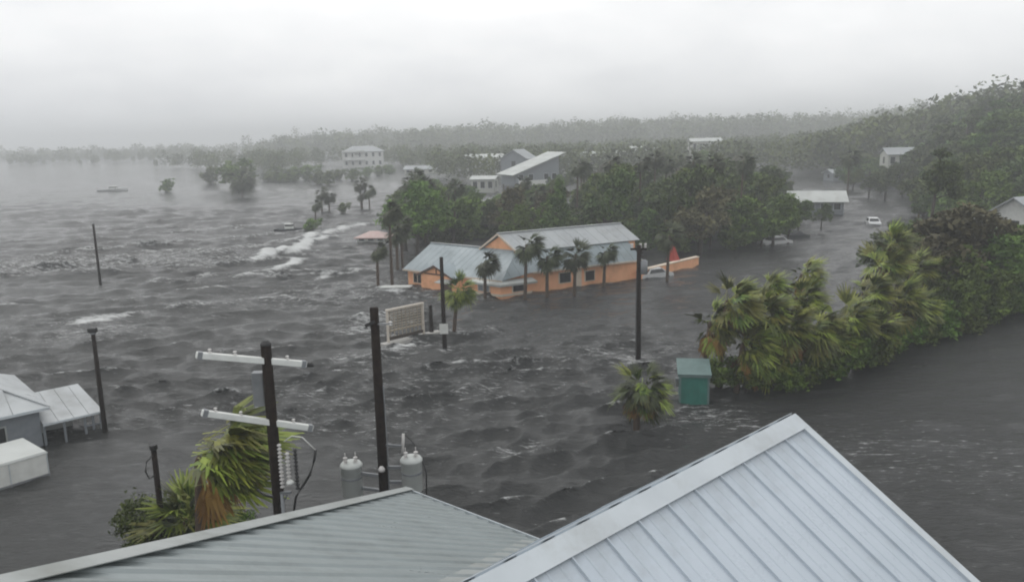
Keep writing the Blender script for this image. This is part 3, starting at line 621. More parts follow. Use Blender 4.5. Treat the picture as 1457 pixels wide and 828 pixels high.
# ---------------------------------------------------------------- left house and box trailer
def left_house():
    W0, W1, W2 = at(0, 648), at(62, 632), at(140, 614); f = W2-W0; f /= np.linalg.norm(f); g = A(-f[1], f[0], 0); o = A(W1[0], W1[1], 0)
    t = thing('house', 'grey house with pale metal roof and open porch standing in the water', 'house', o)
    def P(a, b, z): return f*a+g*b+A(0, 0, z)
    q = MB(); q.hexa([P(-14, 0, -1), P(0, 0, -1), P(0, 7, -1), P(-14, 7, -1), P(-14, 0, 2.), P(0, 0, 2.), P(0, 7, 2.), P(-14, 7, 2.)]); q.build('wall', 'wall_grey', t)
    for i, x in enumerate((-1.5, -3.6, -6.)):
        wn = MB().hexa([P(x-1., -.03, .3), P(x, -.03, .3), P(x, .02, .3), P(x-1., .02, .3), P(x-1., -.03, 1.4), P(x, -.03, 1.4), P(x, .02, 1.4), P(x-1., .02, 1.4)]).build('window', 'trim_grey', t)
        MB().hexa([P(x-.92, -.045, .38), P(x-.08, -.045, .38), P(x-.08, 0, .38), P(x-.92, 0, .38), P(x-.92, -.045, 1.32), P(x-.08, -.045, 1.32), P(x-.08, 0, 1.32), P(x-.92, 0, 1.32)]).build('pane', 'glass', wn)
    # main hip roof; front slope in separate sheets
    zr = 4.05; ev = 2.02; yb = 3.6
    n = 9
    for i in range(n):
        a0, a1 = -14+(14.4)*i/n, -14+14.4*(i+1)/n-.025
        t0, t1 = min(a0, -3.4), min(a1, -3.4)
        hb = lambda a: yb if a <= -3.4 else yb*(1-(a+3.4)/3.8)
        zb = lambda a: zr if a <= -3.4 else ev+(zr-ev)*(1-(a+3.4)/3.8)
        pl = [P(a0, -.45, ev), P(a1, -.45, ev)]
        if a0 < -3.4 < a1: pl += [P(a1, hb(a1)-.2, zb(a1)), P(-3.4, yb, zr), P(a0, yb, zr)]
        else: pl += [P(a1, max(hb(a1)-.3, -.4), zb(a1)), P(a0, hb(a0)-.05, zb(a0))]
        MB().slab(pl, .05).build('roof_sheet', 'roof_light', t)
    MB().slab([P(.45, -.45, ev+.01), P(.45, 7.4, ev+.01), P(-3.4, yb, zr+.01)], .05).build('roof_end', 'roof_light', t)
    MB().slab([P(.45, 7.45, ev), P(-14, 7.45, ev), P(-14, yb, zr), P(-3.4, yb, zr)], .05).build('roof_back', 'roof_light', t)
    MB().bar(P(-14, -.46, ev-.07), P(.4, -.46, ev-.07), .05, .14).build('fascia', 'trim_white', t)
    # porch
    w = float(np.linalg.norm(W2-W1)); zl = 1.12; zh = 1.86
    for i in range(4):
        a0, a1 = .05+i*(w+.3)/4, .05+(i+1)*(w+.3)/4-.02; MB().slab([P(a0, -.25, zl), P(a1, -.25, zl), P(a1-.2*(i == 3), 3.4, zh), P(a0, 3.4, zh)], .05).build('porch_roof_sheet', 'roof_light', t)
    MB().bar(P(.05, -.26, zl-.06), P(w+.35, -.26, zl-.06), .04, .1).build('fascia', 'trim_white', t)
    for a in (.1, w*.4, w*.78, w*.93, w+.2): MB().bar(P(a, -.1, -1), P(a, -.1, zl-.05), .09, .09, upv=(1, 0, 0)).build('porch_post', 'wall_grey', t)
    MB().hexa([P(.02, 1.6, -1), P(w*.7, 1.6, -1), P(w*.7, 1.7, -1), P(.02, 1.7, -1), P(.02, 1.6, 1.3), P(w*.7, 1.6, 1.3), P(w*.7, 1.7, 1.3), P(.02, 1.7, 1.3)]).build('porch_wall', 'trim_grey', t)
    MB().bar(P(w*.75, -.1, .45), P(w+.2, -.1, .45), .04, .06).build('rail', 'wall_grey', t)
left_house()
def trailer():
    c = at(71, 675); b = at(0, 697); f = b-c; f /= np.linalg.norm(f); p = at(35, 620, 1.12)-at(67, 639, 1.12); g = A(f[1], -f[0], 0); g = g if g@p > 0 else -g
    wd = abs(p@g); t = thing('box_trailer', 'white box trailer body half under water before the grey house', 'trailer', (c[0], c[1], 0)); H = 1.12; L = 7.
    def P(a, bb, z): return f*a+g*bb+A(0, 0, z)
    MB().hexa([P(L, 0, -1), P(0, 0, -1), P(0, wd, -1), P(L, wd, -1), P(L, 0, H-.05), P(0, 0, H-.05), P(0, wd, H-.05), P(L, wd, H-.05)]).build('body', 'house_white', t)
    MB().hexa([P(L, -.04, H-.045), P(-.04, -.04, H-.045), P(-.04, wd+.04, H-.045), P(L, wd+.04, H-.045), P(L, 0, H+.04), P(0.02, 0.02, H+.04), P(.02, wd, H+.04), P(L, wd, H+.04)]).build('top', 'roof_pale', t)
    for a in (0.03, 1.6, 3.2, 4.8): MB().bar(P(a, -.02, -.8), P(a, -.02, H-.06), .05, .03, upv=tuple(f)).build('rib', 'trim_white', t)
    MB().bar(P(0, -.035, .05), P(L, -.035, .05), .03, .1).build('skirt_rail', 'steel', t)
trailer()

# ---------------------------------------------------------------- orange building
def orange_building():
    O = at(715, 421); u = at(582, 403)-O; u /= np.linalg.norm(u); v = at(905, 397)-O; v /= np.linalg.norm(v); o = A(O[0], O[1], 0)
    t = thing('orange_building', 'orange stucco building with blue grey metal roofs and a central gable', 'building', o)
    B = lambda s, tt, z: v*s+u*tt+A(0, 0, z)
    def blk(s0, s1, t0, t1, z0, z1): return [B(s0, t0, z0), B(s1, t0, z0), B(s1, t1, z0), B(s0, t1, z0), B(s0, t0, z1), B(s1, t0, z1), B(s1, t1, z1), B(s0, t1, z1)]
    MB().hexa(blk(0, 6, .2, 12.6, -1, 1.62)).build('wall', 'orange', t)                 # left wing
    MB().hexa(blk(2., 15.6, 0, 6, -1, 2.15)).build('wall', 'orange', t); MB().hexa(blk(.1, 1.99, 0.01, .6, -1, 1.5)).build('wall', 'orange', t)                 # right wing
    q = MB(); g0, g1, ga = 1.5, 5.6, 3.55                                            # raised block with gable
    q.add([B(3, g0, 1), B(3, g0, 4.0), B(3, ga, 5.25), B(3, g1, 4.0), B(3, g1, 1), B(17, g0, 1), B(17, g0, 4.0), B(17, ga, 5.25), B(17, g1, 4.0), B(17, g1, 1)],
          [(4, 3, 2, 1, 0), (5, 6, 7, 8, 9), (0, 1, 6, 5), (3, 4, 9, 8)]); q.build('gable_wall', 'orange', t)
    # front skirt roof of left wing, in sheets
    T0, T1, n = -.35, 12.95, 17; sl = (3.95-1.5)/3.3
    zf = lambda s: 1.5+(s+.3)*sl
    for i in range(n):
        a, b = T0+(T1-T0)*i/n, T0+(T1-T0)*(i+1)/n-.03
        sa = min(3., max(-.28, (a+.35)/1.85*3.3-.3)); sb = min(3., max(-.2, (b+.35)/1.85*3.3-.3))
        MB().slab([B(-.3, b, zf(-.3)), B(-.3, a, zf(-.3)), B(sa, a, zf(sa)), B(sb, b, zf(sb))], .06).build('roof_sheet', 'roof_blue', t)
    MB().slab([B(3., 12.95, zf(3)), B(3., 5.6, zf(3)), B(6.3, 5.6, 1.5), B(6.3, 12.95, 1.5)], .06).build('roof_back', 'roof_blue', t)
    MB().slab([B(0, 12.6, 1.5), B(3, 12.6, 3.85), B(6, 12.6, 1.5)], .05).build('gable_end', 'cream', t)
    MB().bar(B(3, 12.98, 3.99), B(3, 5.6, 3.99), .25, .05).build('ridge_cap', 'roof_light', t)
    MB().bar(B(-.32, T1, zf(-.3)-.08), B(-.32, T0, zf(-.3)-.08), .05, .14).build('fascia', 'cream', t)
    # right skirt roof
    n = 16; zr = lambda tt: 2.0+(tt+.35)/1.85*1.95
    for i in range(n):
        a, b = -.3+(16.3)*i/n, -.3+16.3*(i+1)/n-.03
        ta = min(1.5, max(-.34, -.35+(a+.3)/3.3*1.85)); tb = min(1.5, max(-.3, -.35+(b+.3)/3.3*1.85)); k0 = min(1, (a+.3)/3.3); k1 = min(1, (b+.3)/3.3)
        za, zb_ = 1.5+.5*k0, 1.5+.5*k1; zc = lambda tt, k: (zf(-.3) if k < 1 else 2.0)+(tt+.35)/1.85*(3.95-(1.5+.5*k)) if k >= 1 else (1.5+.5*k)+(tt+.35)/1.85*(3.95-(1.5+.5*k))
        MB().slab([B(a, -.35, za), B(b, -.35, zb_), B(b, tb, max(zc(tb, k1), zb_+.01)), B(a, ta, max(zc(ta, k0), za+.01))], .06).build('roof_sheet', 'roof_blue', t)
    MB().bar(B(3, -.37, 1.93), B(16, -.37, 1.93), .05, .16).build('fascia', 'cream', t)
    # upper roof
    n = 12; rz = 5.5
    for i in range(n):
        a, b = 2.7+14.6*i/n, 2.7+14.6*(i+1)/n-.03
        MB().slab([B(a, g0-.35, 3.88), B(b, g0-.35, 3.88), B(b, ga, rz), B(a, ga, rz)], .06).build('roof_sheet', 'roof_light', t)
        MB().slab([B(b, g1+.35, 3.88), B(a, g1+.35, 3.88), B(a, ga, rz), B(b, ga, rz)], .06).build('roof_sheet', 'roof_light', t)
    MB().bar(B(2.66, ga, rz+.03), B(17.3, ga, rz+.03), .3, .06).build('ridge_cap', 'roof_light', t)
    MB().bar(B(2.68, g0-.35, 3.8), B(2.68, ga, 5.42), .05, .16).build('bargeboard', 'cream', t); MB().bar(B(2.68, g1+.35, 3.8), B(2.68, ga, 5.42), .05, .16).build('bargeboard', 'cream', t)
    # bay with white canopy at the corner
    MB().slab([B(-.9, 3.3, 1.2), B(-.9, -.75, 1.2), B(.1, -.1, 1.5), B(.1, 3.3, 1.5)], .06).build('canopy', 'roof_pale', t); MB().slab([B(-.9, -.75, 1.2), B(3.1, -.75, 1.2), B(3.1, -.1, 1.5), B(.1, -.1, 1.5)], .06).build('canopy', 'roof_pale', t)
    MB().bar(B(-.92, 3.3, 1.1), B(-.92, -.77, 1.1), .05, .2).build('canopy_fascia', 'roof_pale', t); MB().bar(B(-.92, -.77, 1.1), B(3.1, -.77, 1.1), .05, .2).build('canopy_fascia', 'roof_pale', t)
    MB().hexa(blk(-.5, .1, -.35, 3.1, -1, 1.12)).build('bay_wall', 'orange', t); MB().hexa(blk(-.1, 2.7, -.36, .05, -1, 1.115)).build('bay_wall', 'orange', t)
    MB().hexa(blk(-.62, 2.8, -.47, -.36, .0, .22)).build('sill', 'cream', t); MB().hexa(blk(-.62, -.505, -.3, 3.2, .0, .22)).build('sill', 'cream', t)
    def win_left(t0, t1, z0, z1, s=0., gl='glass'):
        w_ = MB().hexa(blk(s-.07, s-.005, t0, t1, z0, z1)).build('window', 'cream', t); MB().hexa(blk(s-.085, s-.06, t0+.08, t1-.08, z0+.07, z1-.07)).build('pane', gl, w_)
        if t1-t0 > 1.2: MB().hexa(blk(s-.1, s-.05, (t0+t1)/2-.03, (t0+t1)/2+.03, z0+.05, z1-.05)).build('mullion', 'cream', w_)
    def win_right(s0, s1, z0, z1, tt=0.):
        w_ = MB().hexa(blk(s0, s1, tt-.07, tt-.005, z0, z1)).build('window', 'cream', t); MB().hexa(blk(s0+.08, s1-.08, tt-.085, tt-.06, z0+.07, z1-.07)).build('pane', 'glass', w_)
    win_left(10.5, 11.75, .15, 1.2); win_left(.9, 2.4, .28, 1.0, -.5, 'wall_grey'); win_right(.7, 2.2, .28, 1.02, -.36); win_right(6.2, 7.6, .5, 1.6); win_right(9.2, 10.4, .4, 1.5)
    MB().hexa(blk(7.9, 8.8, -.08, -.005, -1, 1.7)).build('door', 'cream', t)
    # gabled porch on the left wing
    MB().add([B(-1, 5, -1), B(-1, 5, 1.35), B(-1, 7.2, 2.3), B(-1, 9.4, 1.35), B(-1, 9.4, -1), B(.1, 5, -1), B(.1, 5, 1.35), B(2, 7.2, 2.3), B(.1, 9.4, 1.35), B(.1, 9.4, -1)],
             [(4, 3, 2, 1, 0), (0, 1, 6, 5), (3, 4, 9, 8), (1, 2, 7, 6), (2, 3, 8, 7)]).build('porch_wall', 'orange', t)
    MB().slab([B(-1.3, 7.2, 2.42), B(-1.3, 4.7, 1.3), B(.3, 4.7, 1.3), B(1.9, 7.2, 2.42)], .06).build('porch_roof', 'roof_blue', t); MB().slab([B(-1.3, 9.7, 1.3), B(-1.3, 7.2, 2.42), B(1.9, 7.2, 2.42), B(.3, 9.7, 1.3)], .06).build('porch_roof', 'roof_blue', t)
    MB().bar(B(-1.32, 4.7, 1.24), B(-1.32, 7.2, 2.36), .06, .16).build('bargeboard', 'brown_trim', t); MB().bar(B(-1.32, 9.7, 1.24), B(-1.32, 7.2, 2.36), .06, .16).build('bargeboard', 'brown_trim', t)
    MB().bar(B(-1.05, 5.6, 1.5), B(-1.05, 8.8, 1.5), .06, .12).build('tie_beam', 'brown_trim', t); MB().bar(B(-1.05, 7.2, 1.5), B(-1.05, 7.2, 2.2), .06, .1, upv=tuple(u)).build('king_post', 'brown_trim', t)
    MB().slab([B(-1.8, 6.6, .85), B(-1.8, 4.8, .85), B(-1.0, 4.8, 1.15), B(-1.0, 6.6, 1.15)], .05).build('awning', 'roof_pale', t)
    MB().hexa(blk(-1.07, -1.01, 5.2, 6.3, -1, .9)).build('door', 'brown_trim', t)
    # terrace ledge
    a = at(908, 398)-o; b = at(992, 377)-o; q = MB(); q.bar(a+A(0, 0, .2), b+A(0, 0, .2), .4, 1.4); q.build('terrace_wall', 'orange', t); MB().bar(a+A(0, 0, .95), b+A(0, 0, .95), .55, .1).build('terrace_coping', 'cream', t)
orange_building()

def umbrella():
    p = at(955, 382); t = thing('patio_umbrella', 'red folded patio umbrella on the terrace beside the orange building', 'umbrella', (p[0], p[1], 0))
    MB().tube([(0, 0, -1), (0, 0, 3.5)], .04, 8).build('pole', 'wood_brown', t)
    n = 12; prof = [(1.15, .95), (.95, 1.1), (.6, 1.9), (.3, 2.6), (.06, 3.3)]; vs = [(.72*r*(1.0 if k % 2 else .72)*cos(2*pi*k/n)+.1*(3.3-z), r*(1.0 if k % 2 else .72)*sin(2*pi*k/n), z) for r, z in prof for k in range(n)]
    MB().add(vs, [(i*n+k, i*n+(k+1) % n, (i+1)*n+(k+1) % n, (i+1)*n+k) for i in range(4) for k in range(n)]).build('canopy', 'red', t)
    MB().lathe([(.05, 3.28), (.07, 3.4), (.02, 3.52)], 8).build('finial', 'wood_brown', t, True)
umbrella()

# ---------------------------------------------------------------- cars
def car_meshes(paint):
    prof = [(-2.15, .35), (-2.2, .75), (-1.95, .92), (-1.2, .98), (-.75, 1.42), (.75, 1.46), (1.35, 1.0), (2.05, .9), (2.2, .7), (2.15, .35)]
    b = MB(); n = len(prof); b.add([(x, -.85 if z < 1.2 else -.68, z) for x, z in prof]+[(x, .85 if z < 1.2 else .68, z) for x, z in prof], [tuple(range(n-1, -1, -1)), tuple(range(n, 2*n))]+[(i, (i+1) % n, n+(i+1) % n, n+i) for i in range(n)])
    g = MB(); 
    for s_ in (-1, 1): g.add([(-1.0, s_*.865, 1.0), (1.1, s_*.865, 1.0), (.68, s_*.72, 1.39), (-.7, s_*.72, 1.37)], [(0, 1, 2, 3) if s_ < 0 else (3, 2, 1, 0)])
    g.add([(-1.2, -.7, 1.0), (-.8, -.6, 1.405), (-.8, .6, 1.405), (-1.2, .7, 1.0)], [(0, 1, 2, 3)]); g.add([(1.34, -.72, 1.03), (.8, -.62, 1.45), (.8, .62, 1.45), (1.34, .72, 1.03)], [(3, 2, 1, 0)])
    for k in range(len(g.v)): g.v[k] = (g.v[k][0]*1.01, g.v[k][1], g.v[k][2]+.012)
    w_ = MB(); w_.lathe([(.16, -.11), (.33, -.11), (.33, .11), (.16, .11)], 14)
    l = MB(); l.box(-.06, .06, -.14, .14, -.06, .06)
    return b.mesh('body', paint), g.mesh('window', 'glass'), w_.mesh('wheel', 'black'), l.mesh('headlight', 'porcelain')
CARS = {k: car_meshes(k) for k in ('car_white', 'car_dark')}
def car(loc, rz, z, label, paint='car_white', group=None):
    t = thing('car', label, 'car', (loc[0], loc[1], z), rz, group); b, g, w_, l = CARS[paint]
    part('body', b, t); part('windows_glass', g, t)
    for x in (-1.35, 1.35):
        for y in (-.8, .8): part('wheel', w_, t, (x, y, .33), (pi/2, 0, 0))
    for y in (-.6, .6): part('headlight', l, t, (2.17, y, .72))
car(at(928, 393), radians(28), -.55, 'white car awash at the end of the orange building')
car(at(1242, 319), radians(75), -.45, 'white car stranded alone in the flooded street')
for i, (px, py, rz, lab, pt) in enumerate(((1094, 322, 10, 'white car parked under the street-side trees, deepest among the branches', 'car_white'), (1103, 346, 20, 'white car parked at the water edge beside the thin street tree', 'car_white'), (1128, 338, 15, 'dark car parked under the street-side trees', 'car_dark'))):
    car(at(px, py), radians(rz), -.55, lab, pt)

# ---------------------------------------------------------------- houses behind
def house(name, loc, rz, w_, d_, h, rise, label, wall='house_white', roof='roof_house', floors=1, cols=4, hip=False, over=.5, porch=False):
    t = thing(name, label, 'house', (loc[0], loc[1], 0), rz); a, b = w_/2, d_/2
    MB().box(-a, a, -b, b, -1, h).build('wall', wall, t)
    A_, B_ = a+over, b+over; z0 = h-over*rise/b*.5; rx = (A_-B_*.9) if hip else A_
    rf = MB(); rf.slab([(-A_, -B_, z0), (A_, -B_, z0), (rx, 0, h+rise), (-rx, 0, h+rise)], .15); rf.slab([(A_, B_, z0), (-A_, B_, z0), (-rx, 0, h+rise), (rx, 0, h+rise)], .15)
    if hip: rf.slab([(A_, -B_, z0), (A_, B_, z0), (rx, 0, h+rise)], .15); rf.slab([(-A_, B_, z0), (-A_, -B_, z0), (-rx, 0, h+rise)], .15)
    else:
        for s_ in (-1, 1): MB().add([(s_*(a-.01), -b, h-.02), (s_*(a-.01), b, h-.02), (s_*(a-.01), 0, h+rise-.2)], [(0, 1, 2) if s_ > 0 else (2, 1, 0)]).build('gable', wall, t)
    rf.build('roof', roof, t)
    fh = h/floors
    for f in range(floors):
        for c in range(cols):
            x = -a+(c+.5)*w_/cols; ww = min(1.1, w_/cols*.55); z1 = f*fh+fh*.35; z2 = f*fh+fh*.8
            wn = MB().box(x-ww/2-.08, x+ww/2+.08, -b-.06, -b-.005, z1-.08, z2+.08).build('window', 'trim_white', t); MB().box(x-ww/2, x+ww/2, -b-.08, -b-.05, z1, z2).build('pane', 'glass', wn)
        for s_ in (-1, 1):
            wn = MB().box(min(s_*a, s_*(a+.05)), max(s_*a, s_*(a+.05)), -.6, .6, f*fh+fh*.35, f*fh+fh*.8).build('window', 'glass', t)
    if porch:
        for f in range(floors):
            MB().box(-a-.02, a*.1, -b-2.2, -b-.07, (f+1)*fh-.35, (f+1)*fh-.15).build('balcony', wall, t); MB().box(-a-.02, a*.1, -b-2.25, -b-2.15, (f+1)*fh-.15, (f+1)*fh+.6).build('balcony_rail', wall, t)
        for x in (-a, -a*.45, a*.08): MB().box(x-.1, x+.1, -b-2.15, -b-1.95, -1, h-.3).build('porch_post', wall, t)
    return t
house('beach_house', at(518, 238), radians(8), 20, 11, 8., 2.6, 'white two storey beach house with balconies at the hazy far shore', 'house_white', 'roof_house', 2, 6, True, .7, True)
p = at(757, 275, 0)
def stilt_house():
    q = atd(755, 262, 205.); t = thing('stilt_house', 'stilt house under a big slanting grey metal roof among the trees', 'house', (q[0], q[1], 0), radians(24))
    MB().hexa([(-6, -4, 2.5), (6, -4, 2.5), (6, 4, 2.5), (-6, 4, 2.5), (-6, -4, 5.3), (6, -4, 9.5), (6, 4, 9.5), (-6, 4, 5.3)]).build('wall', 'wall_grey', t)
    for x in (-5.8, -2, 2, 5.8):
        for y in (-3.8, 3.8): MB().box(x-.15, x+.15, y-.15, y+.15, -1, 2.48).build('stilt', 'wood_brown', t)
    for k in range(6): x0, x1 = -7.2+k*2.45, -7.2+(k+1)*2.45-.05; MB().slab([(x0, -5, 5.1+k*.86), (x1, -5, 5.1+(k+1)*.86-.02), (x1, 5, 5.1+(k+1)*.86-.02), (x0, 5, 5.1+k*.86)], .2).build('roof_sheet', 'roof_pale', t)
    MB().box(-6, 1.5, -6, -4.05, 2.5, 2.75).build('balcony', 'house_white', t); MB().box(-6, 1.5, -6.05, -5.9, 2.75, 3.75).build('balcony_rail', 'house_white', t)
    for x in (-4.5, -1.8, 2.4, 4.6): wn = MB().box(x-.7, x+.7, -4.08, -4.005, 3.6, 5.2).build('window', 'trim_white', t); MB().box(x-.6, x+.6, -4.11, -4.07, 3.7, 5.1).build('pane', 'glass', wn)
stilt_house()
house('house', atd(738, 240, 245.)*A(1, 1, 0), radians(70), 9, 8, 7.8, 2.6, 'blue grey gabled house rising behind the long sloping metal roof', 'wall_grey', 'roof_house', 2, 3)
house('house', atd(690, 240, 290.)*A(1, 1, 0), radians(4), 13, 8, 7.0, 1.2, 'low white roofed house beside the blue grey gabled house', 'house_pale', 'roof_pale', 1, 5)
house('house', atd(690, 262, 215.)*A(1, 1, 0), radians(-10), 6, 6, 3.6, .7, 'small pale flat house poking out between the grove trees', 'house_pale', 'roof_pale', 1, 3)
house('house', atd(845, 235, 300.)*A(1, 1, 0), radians(-3), 23, 9, 6.4, 1.6, 'long pale roofed house showing above the grove of trees', 'house_pale', 'roof_pale', 1, 8)
house('house', atd(918, 230, 320.)*A(1, 1, 0), radians(6), 12, 8, 7.6, 1.6, 'pale house with white roof next to the long pale roofed house', 'house_pale', 'roof_pale', 2, 5)
house('house', atd(1002, 225, 330.)*A(1, 1, 0), radians(0), 12, 8, 10.4, 1.2, 'white roofed house peeping over the woods', 'house_pale', 'roof_pale', 2, 5)
house('house', atd(610, 258, 330.)*A(1, 1, 0), radians(-4), 18, 8, 2.0, 1.2, 'low pale house at the left edge of the grove near the far water', 'house_pale', 'roof_house', 1, 6)
house('cottage', at(1160, 303), radians(-14), 8.5, 6, 2.4, 1.5, 'low cottage with pale roof beside the flooded street', 'wall_grey', 'roof_pale', 1, 4, False, .7)
house('house', atd(1283, 232, 215.)*A(1, 1, 0), radians(-8), 9, 7, 7.6, 1.6, 'grey green house half hidden in the woods past the street end', 'house_pale', 'roof_house', 2, 4)
house('house', atd(1200, 262, 230.)*A(1, 1, 0), radians(5), 9, 6, 2.2, 1.0, 'low house at the far end of the flooded street', 'wall_grey', 'roof_house', 1, 5)
house('house', at(1462, 372), radians(25), 6, 6, 5.2, 2.0, 'white gabled house behind the dense green shrubs', 'house_white', 'roof_house', 2, 3)
house('shed', atd(1383, 330, 98.)*A(1, 1, 0), radians(-12), 4, 4, 3.4, 1.0, 'small pale shed among the trees by the white gabled house', 'house_pale', 'roof_pale', 1, 2)
house('kiosk', at(533, 343), radians(-8), 4.2, 3.4, .8, .7, 'pinkish red roofed kiosk at the left edge of the grove', 'house_white', 'pink', 1, 3, True, .4)

# boats and wreckage
def boat(loc, rz, L, label, m='car_white'):
    t = thing('boat', label, 'boat', (loc[0], loc[1], 0), rz); vs = []; n = 9
    for i in range(n):
        f = i/(n-1); x = (f-.5)*L; w_ = L*.16*(1-max(0, (f-.55)/.45)**2); z = .55+.25*f
        vs += [(x, -w_, z), (x, -w_*.6, -.3), (x, w_*.6, -.3), (x, w_, z)]
    MB().add(vs, [(i*4+k, (i+1)*4+k, (i+1)*4+k+1, i*4+k+1) for i in range(n-1) for k in range(3)]+[(0, 1, 2, 3)]).build('hull', m, t)
    MB().add([(v_[0], v_[1]*.94, v_[2]-.12) for k in range(n) for v_ in (vs[k*4], vs[k*4+3])], [(2*i, 2*i+2, 2*i+3, 2*i+1) for i in range(n-1)]).build('deck', 'trim_grey', t)
    MB().box(-L*.12, L*.12, -L*.09, L*.09, .4, 1.5).build('cabin', 'house_white', t, bevel=.05); MB().box(-L*.1, L*.121, -L*.092, L*.092, 1.05, 1.35).build('windscreen', 'glass', t)
boat(at(161, 272), radians(8), 9, 'pale boat drifting on the hazy open water')
boat(at(412, 331), radians(-20), 5, 'swamped dark hulled boat caught by the palm islet', 'car_dark')
tag(MB().add([(-1.6, -.25, .02), (1.5, -.55, .05), (1.7, .1, .1), (-1.3, .35, .08), (-1.6, -.25, .14), (1.5, -.55, .17), (1.7, .1, .22), (-1.3, .35, .2)], [(3, 2, 1, 0), (4, 5, 6, 7), (0, 1, 5, 4), (1, 2, 6, 5), (2, 3, 7, 6), (3, 0, 4, 7)]).build('floating_board', 'house_white'), 'white board floating on the water by the tall thin palms', 'board').location = tuple(at(563, 411)+A(0, 0, .12))

# ---------------------------------------------------------------- palms
palm_near(atd(283, 655, 24.)*A(1, 1, 0)-A(.35, 0, 0), atd(283, 646, 24.)[2], 2.4, 'wind-whipped green palm with brown skirt behind the pole with white crossarms', wind=(1.55, -.2, .05), n=110, dead=20, lean=.35, seed=5, lo=-.7, jit=.75, zs=.36)
palm_near(atd(262, 745, 25.5)*A(1, 1, 0), atd(262, 742, 25.5)[2], 1.9, 'low soft green palm at the foot of the wind-whipped palm', wind=(.35, 0, .1), n=44, dead=4, lean=.1, seed=12, lo=-.5, jit=.3)
tree('bush', atd(290, 775, 26.5)*A(1, 1, 0), 3.2, 'soft green bush between the low palm and the pole with white crossarms', 'bush', wide=.8)
tree('bush', atd(215, 775, 26.)*A(1, 1, 0), 3.4, 'low grey green bush round the short pole with cable loop', 'bush', wide=.8)
palm_near(at(905, 606), 2.05, 1.7, 'short ragged palm with drooping fronds in front of the transformer pole', wind=(.22, -.05, -.45), n=80, dead=46, lean=.1, seed=9, jit=.6, dark=True)
ORD = ['first', 'second', 'third', 'fourth', 'fifth', 'sixth', 'seventh', 'eighth', 'ninth', 'tenth', 'eleventh', 'twelfth', 'thirteenth', 'fourteenth', 'fifteenth', 'sixteenth', 'seventeenth', 'eighteenth', 'nineteenth']
thick = [(1000, 548, 460, 1.9), (1022, 552, 430, 2.0), (1046, 556, 490, 1.9), (1065, 545, 445, 2.1), (1070, 552, 515, 1.6), (1075, 520, 412, 1.6), (1098, 545, 470, 2.0), (1128, 500, 392, 1.6), (1122, 515, 425, 1.9), (1140, 540, 468, 2.0), (1165, 530, 490, 1.9), (1190, 525, 455, 2.0),
         (1215, 500, 420, 2.0), (1225, 515, 470, 1.9), (1240, 480, 378, 1.9), (1262, 495, 430, 2.1), (1250, 470, 350, 1.8), (1290, 485, 440, 1.9), (1285, 465, 385, 1.9)]
for i, (px, by, cy, cr_) in enumerate(thick):
    b = at(px, by); hh = atd(px, cy, b[1])[2]
    palm_near(b, max(hh, .6), cr_*1.12, ORD[i]+' bushy palm from the teal shed in the storm-blown thicket', 'palms of the storm-blown thicket', wind=(.75, -.15, -.2), n=48, dead=8 if i % 3 else 16, lean=.35, seed=100+i, jit=.35)
for i, (px, py, h) in enumerate(((1020, 553, 2.2), (1060, 556, 2.0), (1110, 550, 2.4), (1150, 545, 2.2), (1162, 530, 3.2), (1185, 535, 2.6), (1215, 525, 2.4), (1230, 520, 2.6))):
    tree('shrub', at(px, py), h, ORD[i]+' undergrowth shrub from the teal shed between the thicket palms', 'shrub', 'shrubs under the thicket palms')
for i, (px, by, cy, cr_, lab, g) in enumerate((
        (690, 424, 372, 1.75, 'dark palm before the bay window of the orange building', 0), (645, 472, 413, 1.7, 'small leaning green palm beside the pole with white plate', 1),
        (747, 427, 348, 1.9, 'slim palm before the orange wall right next to the bay canopy', 0), (778, 424, 365, 1.7, 'palm before the door of the orange building', 0), (817, 420, 362, 1.8, 'palm between the two windows of the orange right wing', 0), (859, 408, 358, 1.5, 'thin palm at the far part of the orange right wing', 0),
        (949, 401, 335, 1.8, 'palm in front of the red folded umbrella', 0), (538, 409, 355, 1.35, 'short palm of the pair by the floating board', 0), (558, 406, 300, 1.7, 'tall thin palm of the pair by the floating board', 0),
        (566, 384, 330, 1.7, 'palm leaning into the grove edge behind the tall thin palm', 0), (573, 383, 318, 1.6, 'second palm at the grove edge behind the tall thin palm', 0),
        (449, 318, 291, 1.5, 'left palm of the little islet cluster in open water', 0), (458, 304, 275, 1.7, 'tallest palm of the little islet cluster', 0), (469, 303, 280, 1.8, 'broad crowned palm of the little islet cluster', 0),
        (514, 297, 262, 2.0, 'tall palm of the trio standing in open water', 0), (516, 297, 277, 1.6, 'low palm of the trio standing in open water', 0), (526, 298, 271, 1.9, 'spreading palm of the trio standing in open water', 0),
        (1205, 285, 222, 2.6, 'tall palm at the far end of the flooded street', 0), (345, 281, 256, 4.4, 'big dark palm looming in haze at the far left shore', 0))):
    b = at(px, by); hh = atd(px, cy, b[1])[2]
    palm_far(b, hh, cr_*1.05, lab, green=bool(g), lean=.5 if g else random.uniform(-.1, .3))
for px, py, h, lab in ((487, 303, 2.2, 'round bush standing alone in water between islet palms'), (441, 331, 2.4, 'dark bush beside the swamped boat'), (236, 273, 4., 'tiny dark bush on the hazy far shore'), (300, 262, 6.5, 'grey bush on the hazy shore next to the big palm'), (335, 270, 10., 'tall dark bush on the hazy shore next to the big palm')):
    tree('shrub', at(px, py), h, lab, 'shrub', wide=1.1)
